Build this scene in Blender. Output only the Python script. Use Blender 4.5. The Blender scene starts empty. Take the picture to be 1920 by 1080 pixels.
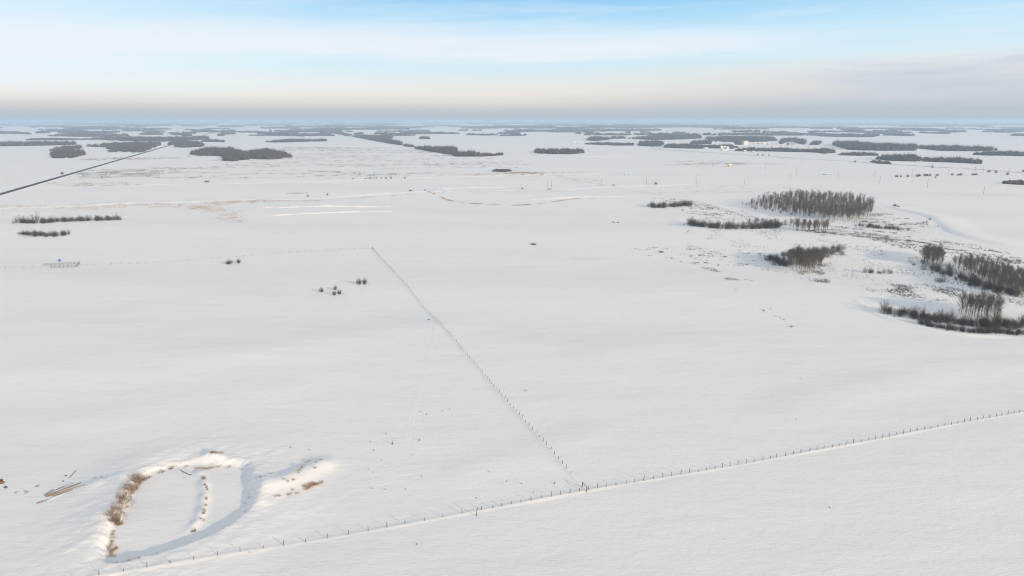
import bpy, math
import numpy as np

# ------------------------------------------------------------------ camera, sky, sun, exposure
S = bpy.context.scene
COL = S.collection
CAM_H, PITCH, FPX = 100.0, math.radians(13.83), 1280.0
cam = bpy.data.cameras.new('camera')
cam.sensor_width = 36.0
cam.lens = 24.0
cam.clip_start = 1.0
cam.clip_end = 300000.0
camo = bpy.data.objects.new('camera', cam)
COL.objects.link(camo)
camo.location = (0, 0, CAM_H)
camo.rotation_euler = (math.radians(90) - PITCH, 0, 0)
S.camera = camo

SUN_EL, SUN_AZ = math.radians(13.0), math.atan2(0.75, -0.66)      # azimuth from +Y towards +X
sun_dir = np.array([math.sin(SUN_AZ) * math.cos(SUN_EL), math.cos(SUN_AZ) * math.cos(SUN_EL), math.sin(SUN_EL)])
sl = bpy.data.lights.new('sun', 'SUN')
sl.energy = 3.3
sl.angle = math.radians(1.0)
sl.color = (1.0, 0.76, 0.50)
so = bpy.data.objects.new('sun', sl)
COL.objects.link(so)
so.rotation_euler = (math.radians(90) - SUN_EL, 0, math.pi - SUN_AZ)

S.view_settings.view_transform = 'Standard'
S.view_settings.look = 'None'
S.view_settings.gamma = 1.0
S.view_settings.use_curve_mapping = False
S.view_settings.exposure = 0.2
S.cycles.max_bounces = 5
S.cycles.diffuse_bounces = 3
S.cycles.volume_bounces = 1
S.cycles.use_denoising = True
S.cycles.filter_width = 1.1
S.cycles.caustics_reflective = False
S.cycles.caustics_refractive = False

W = bpy.data.worlds.new('World')
S.world = W
W.use_nodes = True
SKY_STRENGTH = 0.1
SKY_LEVEL = 0.9


def build_sky():
    nt = W.node_tree
    N, L = nt.nodes, nt.links
    N.clear()
    out = N.new('ShaderNodeOutputWorld')
    bg = N.new('ShaderNodeBackground')
    bg.inputs['Strength'].default_value = SKY_STRENGTH
    L.new(bg.outputs[0], out.inputs[0])
    sky = N.new('ShaderNodeTexSky')
    sky.sky_type = 'NISHITA'
    sky.sun_disc = False
    sky.sun_elevation = SUN_EL
    sky.sun_rotation = SUN_AZ
    sky.altitude = 600
    sky.air_density = 1.0
    sky.dust_density = 0.6
    sky.ozone_density = 1.0
    tc = N.new('ShaderNodeTexCoord')
    sep = N.new('ShaderNodeSeparateXYZ')
    L.new(tc.outputs['Generated'], sep.inputs[0])

    def math_(op, a, b=None, c=None, clamp=False):
        n = N.new('ShaderNodeMath')
        n.operation = op
        n.use_clamp = clamp
        for i, v in enumerate((a, b, c)):
            if v is None:
                continue
            if isinstance(v, (int, float)):
                n.inputs[i].default_value = v
            else:
                L.new(v, n.inputs[i])
        return n.outputs[0]

    def smooth(v, a, b, lo=0.0, hi=1.0):
        n = N.new('ShaderNodeMapRange')
        n.interpolation_type = 'SMOOTHSTEP'
        for k, x in (('From Min', a), ('From Max', b), ('To Min', lo), ('To Max', hi)):
            n.inputs[k].default_value = x
        L.new(v, n.inputs['Value'])
        return n.outputs[0]

    def mix(f, a, b):
        n = N.new('ShaderNodeMix')
        n.data_type = 'RGBA'
        for sock, v in ((n.inputs[0], f), (n.inputs[6], a), (n.inputs[7], b)):
            if isinstance(v, (int, float)):
                sock.default_value = v
            elif isinstance(v, tuple):
                sock.default_value = tuple(c * SKY_LEVEL / SKY_STRENGTH for c in v) + (1,)
            else:
                L.new(v, sock)
        return n.outputs[2]

    def noise(scale, loc=(0, 0, 0), detail=4.0, rough=0.5, dist=0.0, rot=(0, 0, 0)):
        m = N.new('ShaderNodeMapping')
        m.inputs['Location'].default_value = loc
        m.inputs['Rotation'].default_value = rot
        m.inputs['Scale'].default_value = scale
        L.new(tc.outputs['Generated'], m.inputs[0])
        n = N.new('ShaderNodeTexNoise')
        n.inputs['Scale'].default_value = 1.0
        n.inputs['Detail'].default_value = detail
        n.inputs['Roughness'].default_value = rough
        n.inputs['Distortion'].default_value = dist
        L.new(m.outputs[0], n.inputs['Vector'])
        return n.outputs['Fac']

    x, z = sep.outputs[0], sep.outputs[2]
    za = math_('ABSOLUTE', z)
    # clear air: Nishita with a thin high veil of ice cloud
    veil = smooth(za, 0.10, 0.5, 0.0, 1.0)
    base = mix(math_('MULTIPLY', veil, 0.6), sky.outputs[0], (0.70, 0.72, 0.75))
    # air near the horizon goes from blue to pale cream to a grey blue haze bank
    ramp = N.new('ShaderNodeValToRGB')
    L.new(math_('MULTIPLY', math_('SUBTRACT', za, math_('MULTIPLY', smooth(x, -0.05, 0.55), math_('MULTIPLY', smooth(za, 0.0, 0.03), 0.016))), 5.0, clamp=True), ramp.inputs[0])
    cr = ramp.color_ramp
    stops = [(0.0, (0.455, 0.53, 0.595)), (0.009, (0.48, 0.545, 0.60)), (0.0145, (0.57, 0.585, 0.61)), (0.0235, (0.72, 0.685, 0.65)), (0.035, (0.80, 0.775, 0.725)),
             (0.0475, (0.78, 0.81, 0.79)), (0.068, (0.65, 0.81, 0.885)), (0.10, (0.56, 0.785, 0.92)), (0.137, (0.38, 0.68, 0.92)), (0.162, (0.27, 0.58, 0.90)), (0.20, (0.22, 0.50, 0.86))]
    while len(cr.elements) < len(stops):
        cr.elements.new(0.5)
    for e, (p, c) in zip(cr.elements, stops):
        e.position = p * 5.0
        e.color = c + (1,)
    sc = N.new('ShaderNodeVectorMath')
    sc.operation = 'SCALE'
    sc.inputs['Scale'].default_value = SKY_LEVEL / SKY_STRENGTH
    L.new(ramp.outputs[0], sc.inputs[0])
    low = smooth(za, 0.13, 0.30, 1.0, 0.0)
    base = mix(low, base, sc.outputs[0])
    # pale veil, thicker to the left
    n0 = noise((1.6, 1.6, 9.0), (3, 1, 0), 3.0)
    left = smooth(math_('ADD', math_('MULTIPLY', n0, 0.25), x), -0.50, 0.10, 1.0, 0.0)
    lv = math_('MULTIPLY', math_('MULTIPLY', left, smooth(za, 0.015, 0.05)), smooth(za, 0.2, 0.5, 1.0, 0.3))
    base = mix(math_('MULTIPLY', lv, 0.66), base, (0.83, 0.92, 0.98))
    # cirrus band
    n1 = noise((1.8, 1.8, 18.0), (0.4, 2.1, 0.3), 6.0, 0.55, 0.6, (0, 0.05, 0))
    n2 = noise((4.0, 4.0, 60.0), (1.4, 0.1, 5.3), 5.0, 0.6, 0.4, (0, 0.05, 0))
    bend = math_('MULTIPLY', math_('MULTIPLY', x, x), 0.045)
    zz = math_('ADD', math_('ADD', za, bend), math_('MULTIPLY_ADD', n1, 0.05, -0.027))
    zz = math_('ADD', zz, math_('MULTIPLY_ADD', n2, 0.032, -0.016))
    band = math_('MULTIPLY', smooth(zz, 0.074, 0.090), smooth(zz, 0.104, 0.140, 1.0, 0.0))
    band = math_('MULTIPLY', band, smooth(x, 0.22, 0.46, 1.0, 0.12))
    band = math_('MULTIPLY', band, math_('MULTIPLY_ADD', n2, 0.8, 0.5), clamp=True)
    base = mix(math_('MULTIPLY', band, 0.85), base, (0.82, 0.87, 0.93))
    gr = math_('MULTIPLY', smooth(x, -0.05, 0.5), math_('MULTIPLY', smooth(za, 0.012, 0.03), smooth(za, 0.05, 0.085, 1.0, 0.0)))
    base = mix(math_('MULTIPLY', gr, 0.6), base, (0.63, 0.68, 0.73))
    # grey mauve cloud low on the right
    n3 = noise((2.4, 2.4, 26.0), (5.1, 0.7, 1.0), 6.0, 0.55, 0.8, (0, -0.12, 0))
    right = smooth(math_('ADD', x, math_('MULTIPLY_ADD', n3, 0.5, -0.25)), 0.36, 0.62)
    mz = math_('MULTIPLY', smooth(za, 0.01, 0.03), smooth(za, 0.060, 0.095, 1.0, 0.0))
    cl = math_('MULTIPLY', math_('MULTIPLY', right, mz), smooth(n3, 0.36, 0.58))
    base = mix(math_('MULTIPLY', cl, 0.85), base, (0.54, 0.60, 0.70))
    # fine streaks everywhere
    n4 = noise((3.0, 3.0, 40.0), (2.2, 8.7, 2.0), 6.0, 0.6, 0.5, (0, 0.08, 0))
    st = math_('MULTIPLY', smooth(n4, 0.47, 0.68), smooth(za, 0.03, 0.08))
    base = mix(math_('MULTIPLY', st, 0.3), base, (0.80, 0.87, 0.94))
    L.new(base, bg.inputs['Color'])


build_sky()

# ------------------------------------------------------------------ helpers
rng = np.random.default_rng(7)
CP, SP = math.cos(PITCH), math.sin(PITCH)


def G(px, py, z=0.0):
    """The ground point seen at a place of the photograph."""
    u, v = (px - 960) / FPX, (540 - py) / FPX
    d = (u, CP + v * SP, -SP + v * CP)
    t = (z - CAM_H) / d[2]
    return np.array([d[0] * t, d[1] * t])


def GP(pts, z=0.0):
    return np.array([G(p[0], p[1], z) for p in pts])


def metres(px_size, py):
    """Metres across for so many photograph pixels at the ground row py."""
    p = G(960, py)
    return px_size / FPX * (p[1] * CP + CAM_H * SP)


def seg_dist(P, poly, closed=False):
    """Distance from points P (n,2) to a polyline, and position 0..1 along it."""
    best = np.full(len(P), 1e18)
    along = np.zeros(len(P))
    q = list(poly) + ([poly[0]] if closed else [])
    n = len(q) - 1
    for i in range(n):
        a, b = np.asarray(q[i]), np.asarray(q[i + 1])
        d = b - a
        t = np.clip(((P - a) @ d) / max(d @ d, 1e-9), 0, 1)
        r = np.sum((P - (a + t[:, None] * d)) ** 2, axis=1)
        m = r < best
        best[m] = r[m]
        along[m] = (i + t[m]) / n
    return np.sqrt(best), along


def inside(P, poly):
    res = np.zeros(len(P), bool)
    n = len(poly)
    for i in range(n):
        a, b = poly[i], poly[(i + 1) % n]
        c = (a[1] > P[:, 1]) != (b[1] > P[:, 1])
        with np.errstate(divide='ignore', invalid='ignore'):
            xi = (b[0] - a[0]) * (P[:, 1] - a[1]) / (b[1] - a[1]) + a[0]
        res ^= c & (P[:, 0] < xi)
    return res


def sstep(x, a, b):
    t = np.clip((x - a) / (b - a), 0, 1)
    return t * t * (3 - 2 * t)


def smooth_line(pts, k=6, closed=False):
    """Catmull-Rom through points."""
    p = np.asarray(pts, float)
    n = len(p)
    out = []
    for i in range(n if closed else n - 1):
        if closed:
            a, b, c, d = p[(i - 1) % n], p[i], p[(i + 1) % n], p[(i + 2) % n]
        else:
            a, b, c, d = p[max(i - 1, 0)], p[i], p[i + 1], p[min(i + 2, n - 1)]
        for j in range(k):
            t = j / k
            out.append(0.5 * ((2 * b) + (c - a) * t + (2 * a - 5 * b + 4 * c - d) * t * t + (3 * b - a - 3 * c + d) * t ** 3))
    if not closed:
        out.append(p[-1])
    return np.array(out)


_waves = []
_wr = np.random.default_rng(3)
for lam, amp in ((70, .10), (110, .22), (150, .35), (210, .5), (300, .6), (95, .15), (60, .07), (180, .35), (45, .05), (33, .035)):
    an = _wr.uniform(-0.5, 0.5) + math.radians(70)
    _waves.append((2 * math.pi / lam * math.cos(an), 2 * math.pi / lam * math.sin(an), _wr.uniform(0, 6.28), amp))
_far = []
for lam, amp in ((1900, 1.6), (2700, 2.5), (4300, 4.0), (1300, 1.0), (7000, 7.0)):
    an = _wr.uniform(0, 6.28)
    _far.append((2 * math.pi / lam * math.cos(an), 2 * math.pi / lam * math.sin(an), _wr.uniform(0, 6.28), amp))

_hum = []
for lam, amp in ((7.0, .035), (4.6, .03), (3.1, .024), (2.2, .02), (1.6, .022), (5.5, .03), (2.7, .026), (1.3, .018), (3.7, .024), (1.9, .018), (6.1, .03)):
    an = _wr.uniform(0, 6.28)
    _hum.append((2 * math.pi / lam * math.cos(an), 2 * math.pi / lam * math.sin(an), _wr.uniform(0, 6.28), amp))
ICE_Z = -1.35
POND = smooth_line(GP([(202, 1050), (206, 1012), (214, 985), (232, 966), (246, 938), (258, 912), (275, 893), (302, 881), (340, 874), (370, 871),
                       (405, 873), (447, 875), (458, 893), (463, 918), (468, 938), (456, 962), (426, 990), (376, 1012), (326, 1033), (262, 1050), (225, 1058)], ICE_Z), 4, True)
SPIT = smooth_line(GP([(372, 884), (380, 896), (383, 915), (382, 935), (378, 955), (370, 974), (355, 990)], ICE_Z + 0.6), 4)
MOUND_A = GP([(391, 855), (408, 859)])
MOUND_B = GP([(515, 908), (560, 892), (600, 872)])
MOUND_C = GP([(436, 862), (478, 876), (494, 893), (494, 915), (483, 942)])
MOUND_D = GP([(225, 915), (205, 960), (185, 1010)])
MOUND_E = GP([(180, 905), (240, 888), (320, 868)])


SWALES = [(smooth_line(GP([(-250, 715), (150, 690), (450, 668), (700, 625), (830, 607)]), 4), .75, 18.0), (smooth_line(GP([(-150, 800), (250, 770), (560, 720)]), 4), .4, 12.0),
          (smooth_line(GP([(880, 880), (980, 850), (1100, 815)]), 4), .35, 8.0), (smooth_line(GP([(1150, 660), (1420, 640), (1700, 700)]), 4), .6, 17.0), (smooth_line(GP([(1500, 760), (1800, 690), (2050, 680)]), 4), .45, 12.0),
          (smooth_line(GP([(250, 590), (480, 560), (640, 575)]), 4), .5, 16.0)]


HW_A = G(-60, 383)
HW_N = G(328, 270) - HW_A
HW_N = np.array([HW_N[1], -HW_N[0]]) / np.hypot(*HW_N)


def H(x, y):
    """Height of the snow."""
    x = np.atleast_1d(np.asarray(x, float))
    y = np.atleast_1d(np.asarray(y, float))
    z = np.zeros_like(x)
    r = np.hypot(x, y)
    f1 = sstep(r, 120, 330) * 0.75 + 0.25
    f1 = f1 * (1 - sstep(r, 900, 2500))
    for kx, ky, ph, a in _waves:
        z += 1.5 * f1 * a * np.sin(kx * x + ky * y + ph)
    hd = np.abs((x - HW_A[0]) * HW_N[0] + (y - HW_A[1]) * HW_N[1])
    z *= sstep(hd, 25, 140)
    f2 = sstep(r, 3800, 9000)
    for kx, ky, ph, a in _far:
        z += f2 * a * np.sin(kx * x + ky * y + ph)
    for poly, hh, sg in SWALES:
        lo, hi = poly.min(0) - 4 * sg, poly.max(0) + 4 * sg
        m = (x > lo[0]) & (x < hi[0]) & (y > lo[1]) & (y < hi[1])
        if m.any():
            dd, aa = seg_dist(np.stack([x[m], y[m]], 1), poly)
            z[m] += hh * np.exp(-(dd / sg) ** 2)
    near = (x > -170) & (x < -30) & (y > 110) & (y < 260)
    if near.any():
        P = np.stack([x[near], y[near]], 1)
        zz = z[near]
        d, al = seg_dist(P, POND, True)
        ins = inside(P, POND)
        d = np.where(ins, -d, d)
        c = POND.mean(0)
        wb = np.zeros(len(P))
        for kx, ky, ph, a in _hum:
            wb += a * np.sin(kx * .8 * P[:, 0] + ky * .8 * P[:, 1] + ph * 2)
        d = d + 3.0 * wb
        ang = np.arctan2(P[:, 1] - c[1], P[:, 0] - c[0])
        rim = 0.15 + 0.16 * np.cos(ang - 3.3) + 0.07 * np.sin(5 * ang) + 0.05 * np.sin(11 * ang + 1)
        ul = np.exp(-((ang - 2.15) / .55) ** 2)
        rim = rim - .95 * ul - .35 * np.exp(-((ang - 1.2) / .4) ** 2)
        bw = 1.7 + 0.5 * np.sin(7 * ang + 2) + 0.9 * sstep(np.cos(ang - 1.1), .5, .95)
        up = ICE_Z + (rim - ICE_Z) * sstep(d, -0.2, bw)
        outer = rim * np.exp(-np.maximum(d - bw, 0) ** 2 / 30.0)
        zz = zz * sstep(d, 3, 25)
        zz = np.where(d < bw, up, zz + outer)
        ds, als = seg_dist(P, SPIT)
        hs = 0.72 + 0.12 * np.sin(als * 30) - 0.35 * sstep(als, .7, 1)
        zs = ICE_Z + hs * np.exp(-(ds / 1.35) ** 2)
        zz = np.where((d < 2.0) & (ds < 4), np.maximum(zz, zs), zz)

        def ridge(poly, h, s, wob=0.0):
            dd, aa = seg_dist(P, poly)
            return (h * (1 + wob * np.sin(aa * 19 + 1))) * np.exp(-(dd / s) ** 2)
        outm = sstep(d, 0.6, 3.2)
        zz = zz + outm * (ridge(MOUND_A, 1.25, 2.3) + ridge(MOUND_B, 1.45, 4.4, 0.05) + ridge(MOUND_C, 0.6, 2.4, 0.12) + ridge(MOUND_D, 0.6, 6.0) + ridge(MOUND_E, 0.5, 3.2, 0.3))
        # hummocky wind crust around the pond
        hum = np.zeros(len(P))
        for kx, ky, ph, a in _hum:
            hum += a * np.sin(kx * P[:, 0] + ky * P[:, 1] + ph + 1.3 * np.sin(ky * .37 * P[:, 0] - kx * .31 * P[:, 1] + 2 * ph))
        zz += hum * np.exp(-np.maximum(d - 4, 0) / 11) * sstep(d, 0.2, 2.0)
        z[near] = zz
    return z


def h1(x, y):
    return float(H(x, y)[0])


def link(o):
    COL.objects.link(o)
    return o


def tag(o, label=None, cat=None, group=None, kind=None):
    for k, v in (('label', label), ('category', cat), ('group', group), ('kind', kind)):
        if v:
            o[k] = v
    return o


def mesh_np(name, V, F, mat, smooth=False):
    """Mesh from numpy vertices (n,3) and faces (m,3 or m,4)."""
    V = np.asarray(V, np.float32)
    F = np.asarray(F, np.int32)
    me = bpy.data.meshes.new(name)
    k = F.shape[1]
    me.vertices.add(len(V))
    me.vertices.foreach_set('co', V.ravel())
    me.loops.add(F.size)
    me.loops.foreach_set('vertex_index', F.ravel())
    me.polygons.add(len(F))
    me.polygons.foreach_set('loop_start', np.arange(0, F.size, k, dtype=np.int32))
    me.polygons.foreach_set('loop_total', np.full(len(F), k, np.int32))
    if smooth:
        me.polygons.foreach_set('use_smooth', np.ones(len(F), bool))
    me.update(calc_edges=True)
    me.validate()
    if mat:
        me.materials.append(mat)
    return me


class MB:
    """Collects shapes into one mesh."""

    def __init__(self):
        self.v, self.f = [], []

    def add(self, vs, fs):
        o = len(self.v)
        self.v.extend([tuple(map(float, p)) for p in vs])
        self.f.extend([tuple(i + o for i in q) for q in fs])

    def tube(self, pts, rad, n=6, cap=True):
        pts = [np.asarray(p, float) for p in pts]
        rings = []
        for i, p in enumerate(pts):
            d = pts[min(i + 1, len(pts) - 1)] - pts[max(i - 1, 0)]
            d = d / max(np.linalg.norm(d), 1e-9)
            a = np.cross(d, (0, 0, 1) if abs(d[2]) < 0.9 else (1, 0, 0))
            a /= np.linalg.norm(a)
            b = np.cross(d, a)
            r = rad[i] if hasattr(rad, '__len__') else rad
            rings.append([p + r * (math.cos(2 * math.pi * k / n) * a + math.sin(2 * math.pi * k / n) * b) for k in range(n)])
        vs = [q for rg in rings for q in rg]
        fs = [(i * n + k, i * n + (k + 1) % n, (i + 1) * n + (k + 1) % n, (i + 1) * n + k) for i in range(len(pts) - 1) for k in range(n)]
        if cap:
            fs.append(tuple(range(n))[::-1])
            fs.append(tuple((len(pts) - 1) * n + k for k in range(n)))
        self.add(vs, fs)

    def box(self, c, s, rz=0.0):
        cx, cy, cz = c
        ca, sa = math.cos(rz), math.sin(rz)
        vs = []
        for dz in (-.5, .5):
            for dx, dy in ((-.5, -.5), (.5, -.5), (.5, .5), (-.5, .5)):
                X, Y = dx * s[0], dy * s[1]
                vs.append((cx + X * ca - Y * sa, cy + X * sa + Y * ca, cz + dz * s[2]))
        self.add(vs, [(3, 2, 1, 0), (4, 5, 6, 7), (0, 1, 5, 4), (1, 2, 6, 5), (2, 3, 7, 6), (3, 0, 4, 7)])

    def mesh(self, name, mat, smooth=False):
        me = bpy.data.meshes.new(name)
        me.from_pydata(self.v, [], self.f)
        me.update()
        if mat:
            me.materials.append(mat)
        if smooth:
            for p in me.polygons:
                p.use_smooth = True
        return me

    def build(self, name, mat, parent=None, smooth=False):
        o = link(bpy.data.objects.new(name, self.mesh(name, mat, smooth)))
        if parent:
            o.parent = parent
        return o


def empty(name, loc, rz=0.0):
    o = link(bpy.data.objects.new(name, None))
    o.location = loc
    o.rotation_euler = (0, 0, rz)
    o.empty_display_size = 0.5
    return o


# ------------------------------------------------------------------ materials
def material(name, color, rough=0.8, var=0.0, scale=1.0, color2=None, island=False):
    m = bpy.data.materials.new(name)
    m.use_nodes = True
    nt = m.node_tree
    b = nt.nodes['Principled BSDF']
    b.inputs['Roughness'].default_value = rough
    b.inputs['Base Color'].default_value = tuple(color) + (1,)
    b.inputs['Specular IOR Level'].default_value = 0.2
    if color2 is not None:
        mx = nt.nodes.new('ShaderNodeMix')
        mx.data_type = 'RGBA'
        mx.inputs[6].default_value = tuple(color) + (1,)
        mx.inputs[7].default_value = tuple(color2) + (1,)
        if island:
            g = nt.nodes.new('ShaderNodeNewGeometry')
            nt.links.new(g.outputs['Random Per Island'], mx.inputs[0])
        else:
            g = nt.nodes.new('ShaderNodeNewGeometry')
            n = nt.nodes.new('ShaderNodeTexNoise')
            n.inputs['Scale'].default_value = scale
            n.inputs['Detail'].default_value = 4
            nt.links.new(g.outputs['Position'], n.inputs['Vector'])
            mr = nt.nodes.new('ShaderNodeMapRange')
            mr.inputs['From Min'].default_value = 0.35
            mr.inputs['From Max'].default_value = 0.65
            nt.links.new(n.outputs['Fac'], mr.inputs['Value'])
            nt.links.new(mr.outputs[0], mx.inputs[0])
        nt.links.new(mx.outputs[2], b.inputs['Base Color'])
    return m


def snow_material(name='snow', crust=1.0):
    m = bpy.data.materials.new(name)
    m.use_nodes = True
    nt = m.node_tree
    N, L = nt.nodes, nt.links
    b = N['Principled BSDF']
    b.inputs['Roughness'].default_value = 0.75
    b.inputs['Specular IOR Level'].default_value = 0.15
    g = N.new('ShaderNodeNewGeometry')

    def noise(scale, detail, rough, dist=0.0, rot=0.35):
        mp = N.new('ShaderNodeMapping')
        mp.inputs['Scale'].default_value = scale
        mp.inputs['Rotation'].default_value = (0, 0, rot)
        L.new(g.outputs['Position'], mp.inputs[0])
        n = N.new('ShaderNodeTexNoise')
        n.inputs['Scale'].default_value = 1.0
        n.inputs['Detail'].default_value = detail
        n.inputs['Roughness'].default_value = rough
        n.inputs['Distortion'].default_value = dist
        L.new(mp.outputs[0], n.inputs['Vector'])
        return n.outputs['Fac']

    # wind packed snow: long low waves, sastrugi streaks, small crust
    prev = None
    for fac, strength, dist in ((noise((.025, .07, .05), 3, .5), 1.0, .55 * crust), (noise((.16, .42, .3), 4, .55, .5), 1.0, .11 * crust),
                                (noise((.55, 1.6, 1.2), 4, .62, .6, .15), 1.0, .11 * crust), (noise((2.2, 4.6, 3), 3, .6, .3, .5), 1.0, .022 * crust)):
        bp = N.new('ShaderNodeBump')
        bp.inputs['Strength'].default_value = strength
        bp.inputs['Distance'].default_value = dist
        L.new(fac, bp.inputs['Height'])
        if prev:
            L.new(prev, bp.inputs['Normal'])
        prev = bp.outputs[0]
    L.new(prev, b.inputs['Normal'])
    mx = N.new('ShaderNodeMix')
    mx.data_type = 'RGBA'
    mx.inputs[6].default_value = (.865, .875, .89, 1)
    mx.inputs[7].default_value = (.95, .942, .925, 1)
    L.new(noise((.02, .07, .05), 7, .68), mx.inputs[0])
    L.new(mx.outputs[2], b.inputs['Base Color'])
    return m


M = {
    'snow': snow_material(),
    'drift': snow_material('drift_snow', 0.6),
    'asphalt': material('asphalt', (.040, .042, .048), .85, color2=(.075, .075, .08), scale=.15),
    'far_wood': material('far_wood', (.048, .044, .045), .9, color2=(.135, .118, .108), island=True),
    'bark': material('aspen_bark', (.15, .125, .10), .85, color2=(.24, .21, .17), scale=.8),
    'aspen': material('aspen_twigs', (.098, .077, .064), .85, color2=(.185, .148, .122), island=True),
    'willow': material('willow_twigs', (.062, .050, .046), .85, color2=(.13, .105, .09), island=True),
    'bush': material('bush_twigs', (.055, .046, .045), .85, color2=(.115, .095, .085), island=True),
    'sprig': material('low_brush', (.075, .060, .052), .85, color2=(.16, .125, .10), island=True),
    'tan': material('dry_grass', (.32, .19, .09), .85, color2=(.48, .33, .18), island=True),
    'reed': material('reeds', (.19, .13, .095), .85, color2=(.40, .31, .24), island=True),
    'post': material('weathered_post', (.11, .092, .078), .9, color2=(.21, .175, .145), scale=.4),
    'wire': material('wire', (.22, .20, .19), .5),
    'log': material('weathered_log', (.20, .125, .065), .8, color2=(.33, .215, .12), scale=2.0),
    'steel': material('panel_steel', (.16, .155, .16), .5, color2=(.24, .23, .22), scale=2.0),
    'blue': material('blue_plastic', (.02, .10, .42), .4, color2=(.03, .14, .5), scale=3.0),
    'rock': material('rock', (.13, .11, .105), .9, color2=(.22, .18, .165), scale=3.0),
    'red_rock': material('red_rock', (.16, .065, .05), .9, color2=(.26, .13, .10), scale=3.0),
    'cream': material('cream_wall', (.72, .64, .54), .8, color2=(.78, .70, .60), scale=.5),
    'white': material('white_wall', (.78, .77, .75), .8, color2=(.72, .71, .69), scale=.5),
    'ochre': material('ochre_wall', (.58, .33, .16), .8, color2=(.64, .38, .2), scale=.5),
    'grey': material('grey_wall', (.30, .31, .33), .8, color2=(.36, .37, .39), scale=.5),
    'yellow': material('yellow_paint', (.70, .44, .07), .6, color2=(.62, .38, .06), scale=.5),
    'pole': material('pole_wood', (.16, .135, .12), .9, color2=(.22, .19, .165), scale=.6),
    'far_grass': material('marsh_grass', (.16, .11, .085), .9, color2=(.27, .20, .15), island=True),
}

# ------------------------------------------------------------------ ground
def axis(fine0, fine1, step, grow, end0, end1):
    a = list(np.arange(fine0, fine1, step))
    s, p = step, a[-1]
    while p < end1:
        s = max(step, min(s * 1.12, grow * max(abs(p), 30)))
        p += s
        a.append(p)
    s, p, lo = step, a[0], []
    while p > end0:
        s = min(max(step, s * 1.12), max(step, grow * max(abs(p), 30)) if abs(p) > 30 else s * 1.12)
        p -= s
        lo.append(p)
    return np.array(lo[::-1] + a)


FAR = 60000.0
gx = axis(-112.0, -36.0, 0.5, 0.034, -FAR, FAR)
gy = axis(134.0, 205.0, 0.5, 0.016, 20, FAR)
XX, YY = np.meshgrid(gx, gy)
ZZ = H(XX.ravel(), YY.ravel())
V = np.stack([XX.ravel(), YY.ravel(), ZZ], 1)
nx, ny = len(gx), len(gy)
idx = np.arange(nx * ny).reshape(ny, nx)
F = np.stack([idx[:-1, :-1].ravel(), idx[:-1, 1:].ravel(), idx[1:, 1:].ravel(), idx[1:, :-1].ravel()], 1)
ground = link(bpy.data.objects.new('ground', mesh_np('ground', V, F, M['snow'], True)))
tag(ground, 'snow covered flat farmland reaching to the horizon', kind='structure')


def strip(name, pts, profile, mat, label, step=2.0, taper=0.0, wob=0.0, seed=0, kind='structure'):
    """A long low form laid on the snow along a line; profile = [(across, height)], outer points dip below the snow."""
    r = np.random.default_rng(seed)
    pts = np.asarray(pts, float)
    seg = np.hypot(*np.diff(pts, axis=0).T)
    cum = np.concatenate([[0], np.cumsum(seg)])
    n = max(2, int(cum[-1] / step) + 1)
    s = np.linspace(0, cum[-1], n)
    P = np.stack([np.interp(s, cum, pts[:, 0]), np.interp(s, cum, pts[:, 1])], 1)
    T = np.gradient(P, axis=0)
    T /= np.hypot(T[:, 0], T[:, 1])[:, None]
    Nn = np.stack([-T[:, 1], T[:, 0]], 1)
    k = len(profile)
    if taper > 0:
        f = sstep(s, 0, taper) * sstep(cum[-1] - s, 0, taper)
    else:
        f = np.ones(n)
    ph = r.uniform(0, 6.28, 4)
    wv = 1 + wob * (np.sin(s / 7 + ph[0]) * .5 + np.sin(s / 2.9 + ph[1]) * .35 + np.sin(s / 17 + ph[2]) * .6)
    cols = []
    for a, hh in profile:
        Q = P + Nn * (a * (0.6 + 0.4 * wv))[:, None]
        z = H(Q[:, 0], Q[:, 1]) + np.where(hh > 0, hh * f * wv - 0.06 * (1 - f), hh)
        cols.append(np.stack([Q[:, 0], Q[:, 1], z], 1))
    V = np.stack(cols, 1).reshape(-1, 3)
    idx = np.arange(n * k).reshape(n, k)
    F = np.stack([idx[:-1, :-1].ravel(), idx[1:, :-1].ravel(), idx[1:, 1:].ravel(), idx[:-1, 1:].ravel()], 1)[:, ::-1]
    o = link(bpy.data.objects.new(name, mesh_np(name, V, F, mat, True)))
    return tag(o, label, kind=kind)


# roads: raised snowy beds; the highway's asphalt is blown clear
def bell(w, h, n=9):
    return [(w * (2 * i / (n - 1) - 1), -0.08 if i in (0, n - 1) else h * (math.exp(-(2.2 * (2 * i / (n - 1) - 1)) ** 2))) for i in range(n)]


hw0, hw1 = G(-60, 383), G(328, 270)
hwd = (hw1 - hw0) / np.linalg.norm(hw1 - hw0)
hw_far = hw0 + hwd * 9000
strip('road_embankment', [hw0 - hwd * 400, hw_far], [(-11, -.3), (-6.4, .75), (-5, .85), (5, .85), (6.4, .75), (11, -.3)], M['drift'],
      'raised snowy embankment under the dark highway at left', 20)
strip('highway', [hw0 - hwd * 400, hw_far], [(-4.9, .865), (0, .93), (4.9, .865)], M['asphalt'], 'dark bare asphalt highway running away to the left', 20)
side = np.array([hwd[1], -hwd[0]])
for nm, lab, a, b in (
        ('road', 'snow covered road with a pale raised edge, the farther of two', (60, 353), (1130, 324.5)),
        ('road', 'snow covered road with a pale raised edge, the nearer of two', (-60, 392), (1290, 345)),
        ('road', 'snowy road crossing the fields at right below the village', (1180, 277.5), (2000, 329.5))):
    p, q = G(*a), G(*b)
    strip(nm, [p, q], [(-7.5, -.25), (-5, .4), (-4, .6), (4, .6), (5, .4), (7.5, -.25)], M['drift'], lab, 7, wob=.3, seed=len(lab))
p, q = G(1220, 279.3), G(2000, 329.5)
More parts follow.
